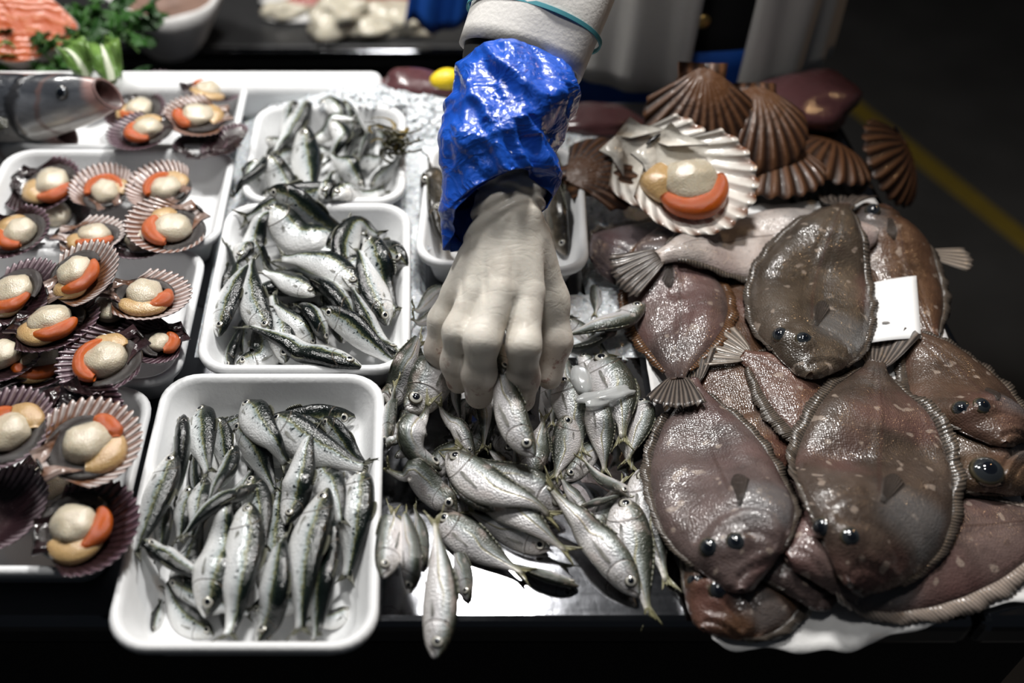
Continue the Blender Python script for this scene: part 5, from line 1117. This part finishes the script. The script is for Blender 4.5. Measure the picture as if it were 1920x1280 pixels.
# ------------------------------------------------------------------ the seller: gloved right hand, plastic oversleeve, coat
PER = empty('person', (.30, .60, -.9), 'person in white coat and blue oversleeve, gloved hand gripping fish', 'person'); PO = np.array([.30, .60, -.9])
def pobj(name, me, label=None):
    o = obj(name, me, PER)
    if label: o['label'] = label
    return o
def A(*q): return at(*q)
prim = []
def chain(pts, rads):
    Q = [A(*p) for p in pts]
    for a, b, ra, rb in zip(Q, Q[1:], rads, rads[1:]): prim[-1].append((a, b, ra, rb))
MCP = dict(i=(985, 548, .117), m=(938, 545, .122), r=(895, 548, .114), p=(858, 552, .101))
prim.append([])                                                # forearm, wrist and palm
for dx, r0, r1 in ((-18, .020, .0175), (0, .022, .021), (18, .020, .0175)):
    chain([(957+dx, 290, .180), (955+dx, 400, .156)], [r0+.003, r1])
for k, r in (('i', .0150), ('m', .0145), ('r', .0140), ('p', .0135)):
    x0 = {'i': 972, 'm': 958, 'r': 945, 'p': 934}[k]; chain([(x0, 405, .154), MCP[k]], [.0175, r])
chain([(950, 430, .135), (905, 560, .090)], [.02, .019]); chain([(975, 430, .135), (978, 560, .088)], [.02, .018])
fing = {'i': [MCP['i'], (982, 648, .098), (981, 708, .066), (978, 748, .042)], 'm': [MCP['m'], (904, 638, .101), (898, 700, .069), (898, 740, .046)],
        'r': [MCP['r'], (860, 622, .094), (855, 680, .065), (860, 714, .045)], 'p': [MCP['p'], (829, 600, .083), (821, 655, .059), (826, 688, .042)]}
frad = {'i': (.0150, .0118, .0116, .0108), 'm': (.0145, .0126, .0124, .0112), 'r': (.0140, .0113, .0110, .0102), 'p': (.0135, .0102, .0096, .0086)}
for k in 'imrp': prim.append([]); chain(fing[k], frad[k])
prim.append([]); chain([(988, 450, .135), (1026, 565, .088), (1040, 640, .063), (1030, 706, .040)], [.0195, .0165, .0130, .0105])
WA, WB = A(956, 320, .174), A(925, 530, .122); ARM = unit(WA-WB); WX = unit(np.cross(ARM, [0, 0, 1]))
KN = {k: A(*v) for k, v in MCP.items()}
def hand_sdf(P):
    groups = []
    for g in prim:
        d = None
        for a, b, ra, rb in g:
            e = cone(P, a, b, ra, rb); d = e if d is None else smin(d, e, .009)
        groups.append(d)
    d = groups[0]
    for g in groups[1:5]: d = smin(d, g, .0022)
    d = smin(d, groups[5], .006)
    s = (P-WB)@ARM; x = (P-WB)@WX                               # folds of the latex round the wrist
    for s0, k, w, am in ((.058, .45, .0030, .0022), (.069, -.25, .0028, .0026), (.079, .30, .0030, .0032), (.089, -.15, .0028, .0028), (.099, .35, .0030, .0030), (.109, .0, .0028, .0026), (.046, .6, .0026, .0012)):
        d = d+am*np.exp(-((s-s0-k*x-.003*np.sin(x*120))/w)**2)-am*.7*np.exp(-((s-s0-.005-k*x)/(w*1.2))**2)
    for k in 'imr':                                            # tension creases between the knuckles
        q = P-KN[k]; d = d+.0010*np.exp(-(np.abs(q[:, 0]-(-.012))/.0016)**2)*np.exp(-((q[:, 1]-.0)/.016)**2)*(q[:, 2] > -.01)
    return d
allp = np.array([q for g in prim for a, b, _, _ in g for q in (a, b)])
V, Q = surface_nets(hand_sdf, allp.min(0)-.032, allp.max(0)+.032, .0016)
g = pobj('glove', mesh('glove', V-PO, Q, M['glove']), 'cream latex glove with wet spots and blood on the fingers'); 
# the glove shader measures heights in its own object space: keep the object at the world origin height
g.data.transform(Matrix.Translation(Vector(PO))); g.location = -Vector(PO)
sm = g.modifiers.new('smooth', 'SMOOTH'); sm.factor = .5; sm.iterations = 2
# oversleeve: crumpled tube from cuff to wrist
RG = [((862, 128, .216), (1052, 136, .220), .042, 0), ((848, 165, .209), (1064, 170, .212), .048, 0), ((846, 215, .198), (1067, 212, .202), .050, 0), ((838, 285, .182), (1047, 285, .186), .050, 0), ((832, 340, .170), (1036, 330, .176), .047, .01), ((838, 405, .154), (1028, 365, .164), .037, .02), ((842, 462, .138), (1020, 392, .158), .030, .034)]
nS, nA = 150, 120; LP_ = spline([A(*r[0]) for r in RG], nS); RP_ = spline([A(*r[1]) for r in RG], nS); ks = np.linspace(0, 1, len(RG)); ts = np.linspace(0, 1, nS)
dep = np.interp(ts, ks, [r[2] for r in RG]); sk = np.interp(ts, ks, [r[3] for r in RG]); ax = unit(np.gradient((LP_+RP_)/2, axis=0)); V = []
for i in range(nS):
    c = (LP_[i]+RP_[i])/2; e = (RP_[i]-LP_[i])/2; w = np.linalg.norm(e); nn = unit(np.cross(e, ax[i])); nn = nn if nn[2] > 0 else -nn
    for j in range(nA):
        a = 2*math.pi*j/nA; ca, sa = math.cos(a), math.sin(a); o = e*ca+nn*dep[i]*sa; s_ = i/nS*.22; arc = a*.05
        p = Vector((ca*1.6, sa*1.6, s_*10)); q = Vector((ca*.8+s_*4, sa*.8, s_*17-ca*2.0))
        f1 = 1-abs(mnoise.noise(q))*2.2; f2 = 1-abs(mnoise.noise(q*2.3+Vector((7, 1, 3))))*2.2; f3 = mnoise.noise(p*1.3)
        f4 = 1-abs(mnoise.noise(Vector((ca*4+s_*30, sa*4, s_*70-ca*9))))*2.2
        am = min(1, .35+i/14); dd = am*(.0065*max(f1, -.2)+.0026*max(f2, -.2)+.007*f3+.0005*max(f4, -.3))-.004
        slope = -ax[i]*sk[i]*max(0, sa)*1.0
        V.append(c+o+unit(o)*dd+slope-PO)
ov = pobj('oversleeve', mesh('oversleeve', V, grid_faces(nS, nA, True), M['film']), 'crumpled shiny blue plastic oversleeve'); solid(ov, .0005)
# black undersleeve and white coat sleeve with piping
def tube(path, rads, n=48, wob=0, seed=0):
    P = spline(path, 40); ax_ = unit(np.gradient(P, axis=0)); R = np.interp(np.linspace(0, 1, 40), np.linspace(0, 1, len(rads)), rads); V = []
    for i in range(40):
        x = unit(np.cross(ax_[i], [0, 0, 1])); y = np.cross(x, ax_[i])
        for j in range(n):
            a = 2*math.pi*j/n; k = 1+wob*mnoise.noise(Vector((math.cos(a)*1.6, math.sin(a)*1.6, i*.12+seed))); V.append(P[i]+(x*math.cos(a)*1.08+y*math.sin(a)*.92)*R[i]*k-PO)
    return V, grid_faces(40, n, True)
v, f = tube([A(960, 250, .19), A(960, 190, .202), A(965, 120, .214), A(990, 40, .236), A(1010, -60, .27)], [.030, .036, .041, .043, .044]); pobj('undersleeve', mesh('undersleeve', v, f, M['black_cloth']))
c0 = A(975, 116, .214); c1 = A(1032, -40, .262); c2 = np.array([.155, .31, .31]); c3 = np.array([.22, .54, .50]); dx_ = unit(c1-c0)
v, f = tube([c0, c1, c2, c3], [.048, .052, .060, .075], 60, .05, 2); cs = pobj('coat_sleeve', mesh('coat_sleeve', v, f, M['coat'])); solid(cs, .004)
v, f = tube([c0+dx_*.030, c0+dx_*.0335], [.0535, .0535], 60, 0); pp = pobj('piping', mesh('piping', v, f, M['teal'])); solid(pp, .0015); pp.parent = cs
# coat body: two panels over a black shirt, blue apron below
def panel(a0, a1, z0, z1, rx, ry, cx, cy, wob, seed, flare=.0, na=60, nz=30):
    V = []
    for i in range(nz):
        t = i/(nz-1); z = z0+(z1-z0)*t
        for j in range(na):
            a = math.radians(a0+(a1-a0)*j/(na-1)); k = 1+wob*(mnoise.noise(Vector((math.cos(a)*5+seed, math.sin(a)*5, z*3)))+.5*math.sin(a*22+z*6+seed))*(1.2-t)+flare*(1-t); V.append((cx+rx*math.cos(a)*k-PO[0], cy+ry*math.sin(a)*k-PO[1], z-PO[2]))
    return V, grid_faces(nz, na)
v, f = panel(92, 266, -.02, .60, .185, .145, .345, .635, .03, 1.0, .05); pl0 = pobj('coat_panel', mesh('coat_panel', v, f, M['coat'])); solid(pl0, .004)
v, f = panel(284, 452, -.02, .60, .185, .145, .345, .635, .03, 3.0, .09); pl = pobj('coat_panel', mesh('coat_panel', v, f, M['coat'])); solid(pl, .004)
v, f = panel(0, 360, -.9, .60, .160, .120, .345, .635, 0, 0); pobj('shirt', mesh('shirt', v, f, M['black_cloth']))
v, f = panel(170, 370, -.62, .03, .178, .138, .345, .635, .008, 5.0, .03); ap = pobj('apron', mesh('apron', v, f, M['apron'])); solid(ap, .002)
v, f = lump((.009, .009, .005), 16, 10); b = pobj('button', mesh('button', [(-q[0], -q[2], q[1]) for q in v], f, M['brass'])); b.location = Vector(at(1283, 52, .09))-Vector(PO)
bp = Vector((.337, .486, .075)); b.location = bp-Vector(PO); b.parent = pl0
# shoulders, upper arm joins and head, above the picture but shading the scene
def sh_sdf(P):
    d = cone(P, np.array([.20, .60, .56]), np.array([.50, .62, .56]), .085, .085); d = smin(d, cone(P, np.array([.345, .60, .50]), np.array([.345, .60, .40]), .12, .13), .06); return d
v, f = surface_nets(sh_sdf, (.05, .42, .22), (.65, .80, .70), .012); pobj('coat_shoulders', mesh('coat_shoulders', v-PO, f, M['coat']))
def hd_sdf(P):
    d = cone(P, np.array([.345, .57, .60]), np.array([.345, .53, .70]), .055, .055); d = smin(d, cone(P, np.array([.345, .50, .76]), np.array([.345, .53, .83]), .075, .085), .03); d = smin(d, cone(P, np.array([.345, .415, .775]), np.array([.345, .425, .76]), .010, .013), .015)
    for sx in (-1, 1): d = smin(d, cone(P, np.array([.345+sx*.088, .53, .80]), np.array([.345+sx*.088, .53, .775]), .014, .011), .008); d = np.maximum(d, -cone(P, np.array([.345+sx*.03, .425, .805]), np.array([.345+sx*.034, .425, .805]), .012, .012))
    return d
v, f = surface_nets(hd_sdf, (.20, .36, .55), (.50, .68, .96), .006); pobj('head', mesh('head', v-PO, f, M['skin']))
v, f = lump((.098, .105, .07), 28, 16, .04, 3); v = v+np.array([.345, .545, .875]); pobj('hair', mesh('hair', v-PO, f, M['black_cloth']))
# blue sheet hanging behind the arm
V = []
for i in range(26):
    for j in range(22):
        t, s_ = i/25, j/21; V.append((.02+.10*s_+.04*t-.03*(1-t), .80+.012*math.sin(s_*14+t*3), -.10+.42*t+.01*math.sin(s_*9)))
c_ = np.array([.08, .80, -.10]); o = obj('blue_apron_sheet', mesh('blue_apron_sheet', np.array(V)-c_, grid_faces(26, 22), M['apron']), None, c_); solid(o, .002); setp(o, 'dark blue plastic sheet hanging behind the white sleeve', 'apron')
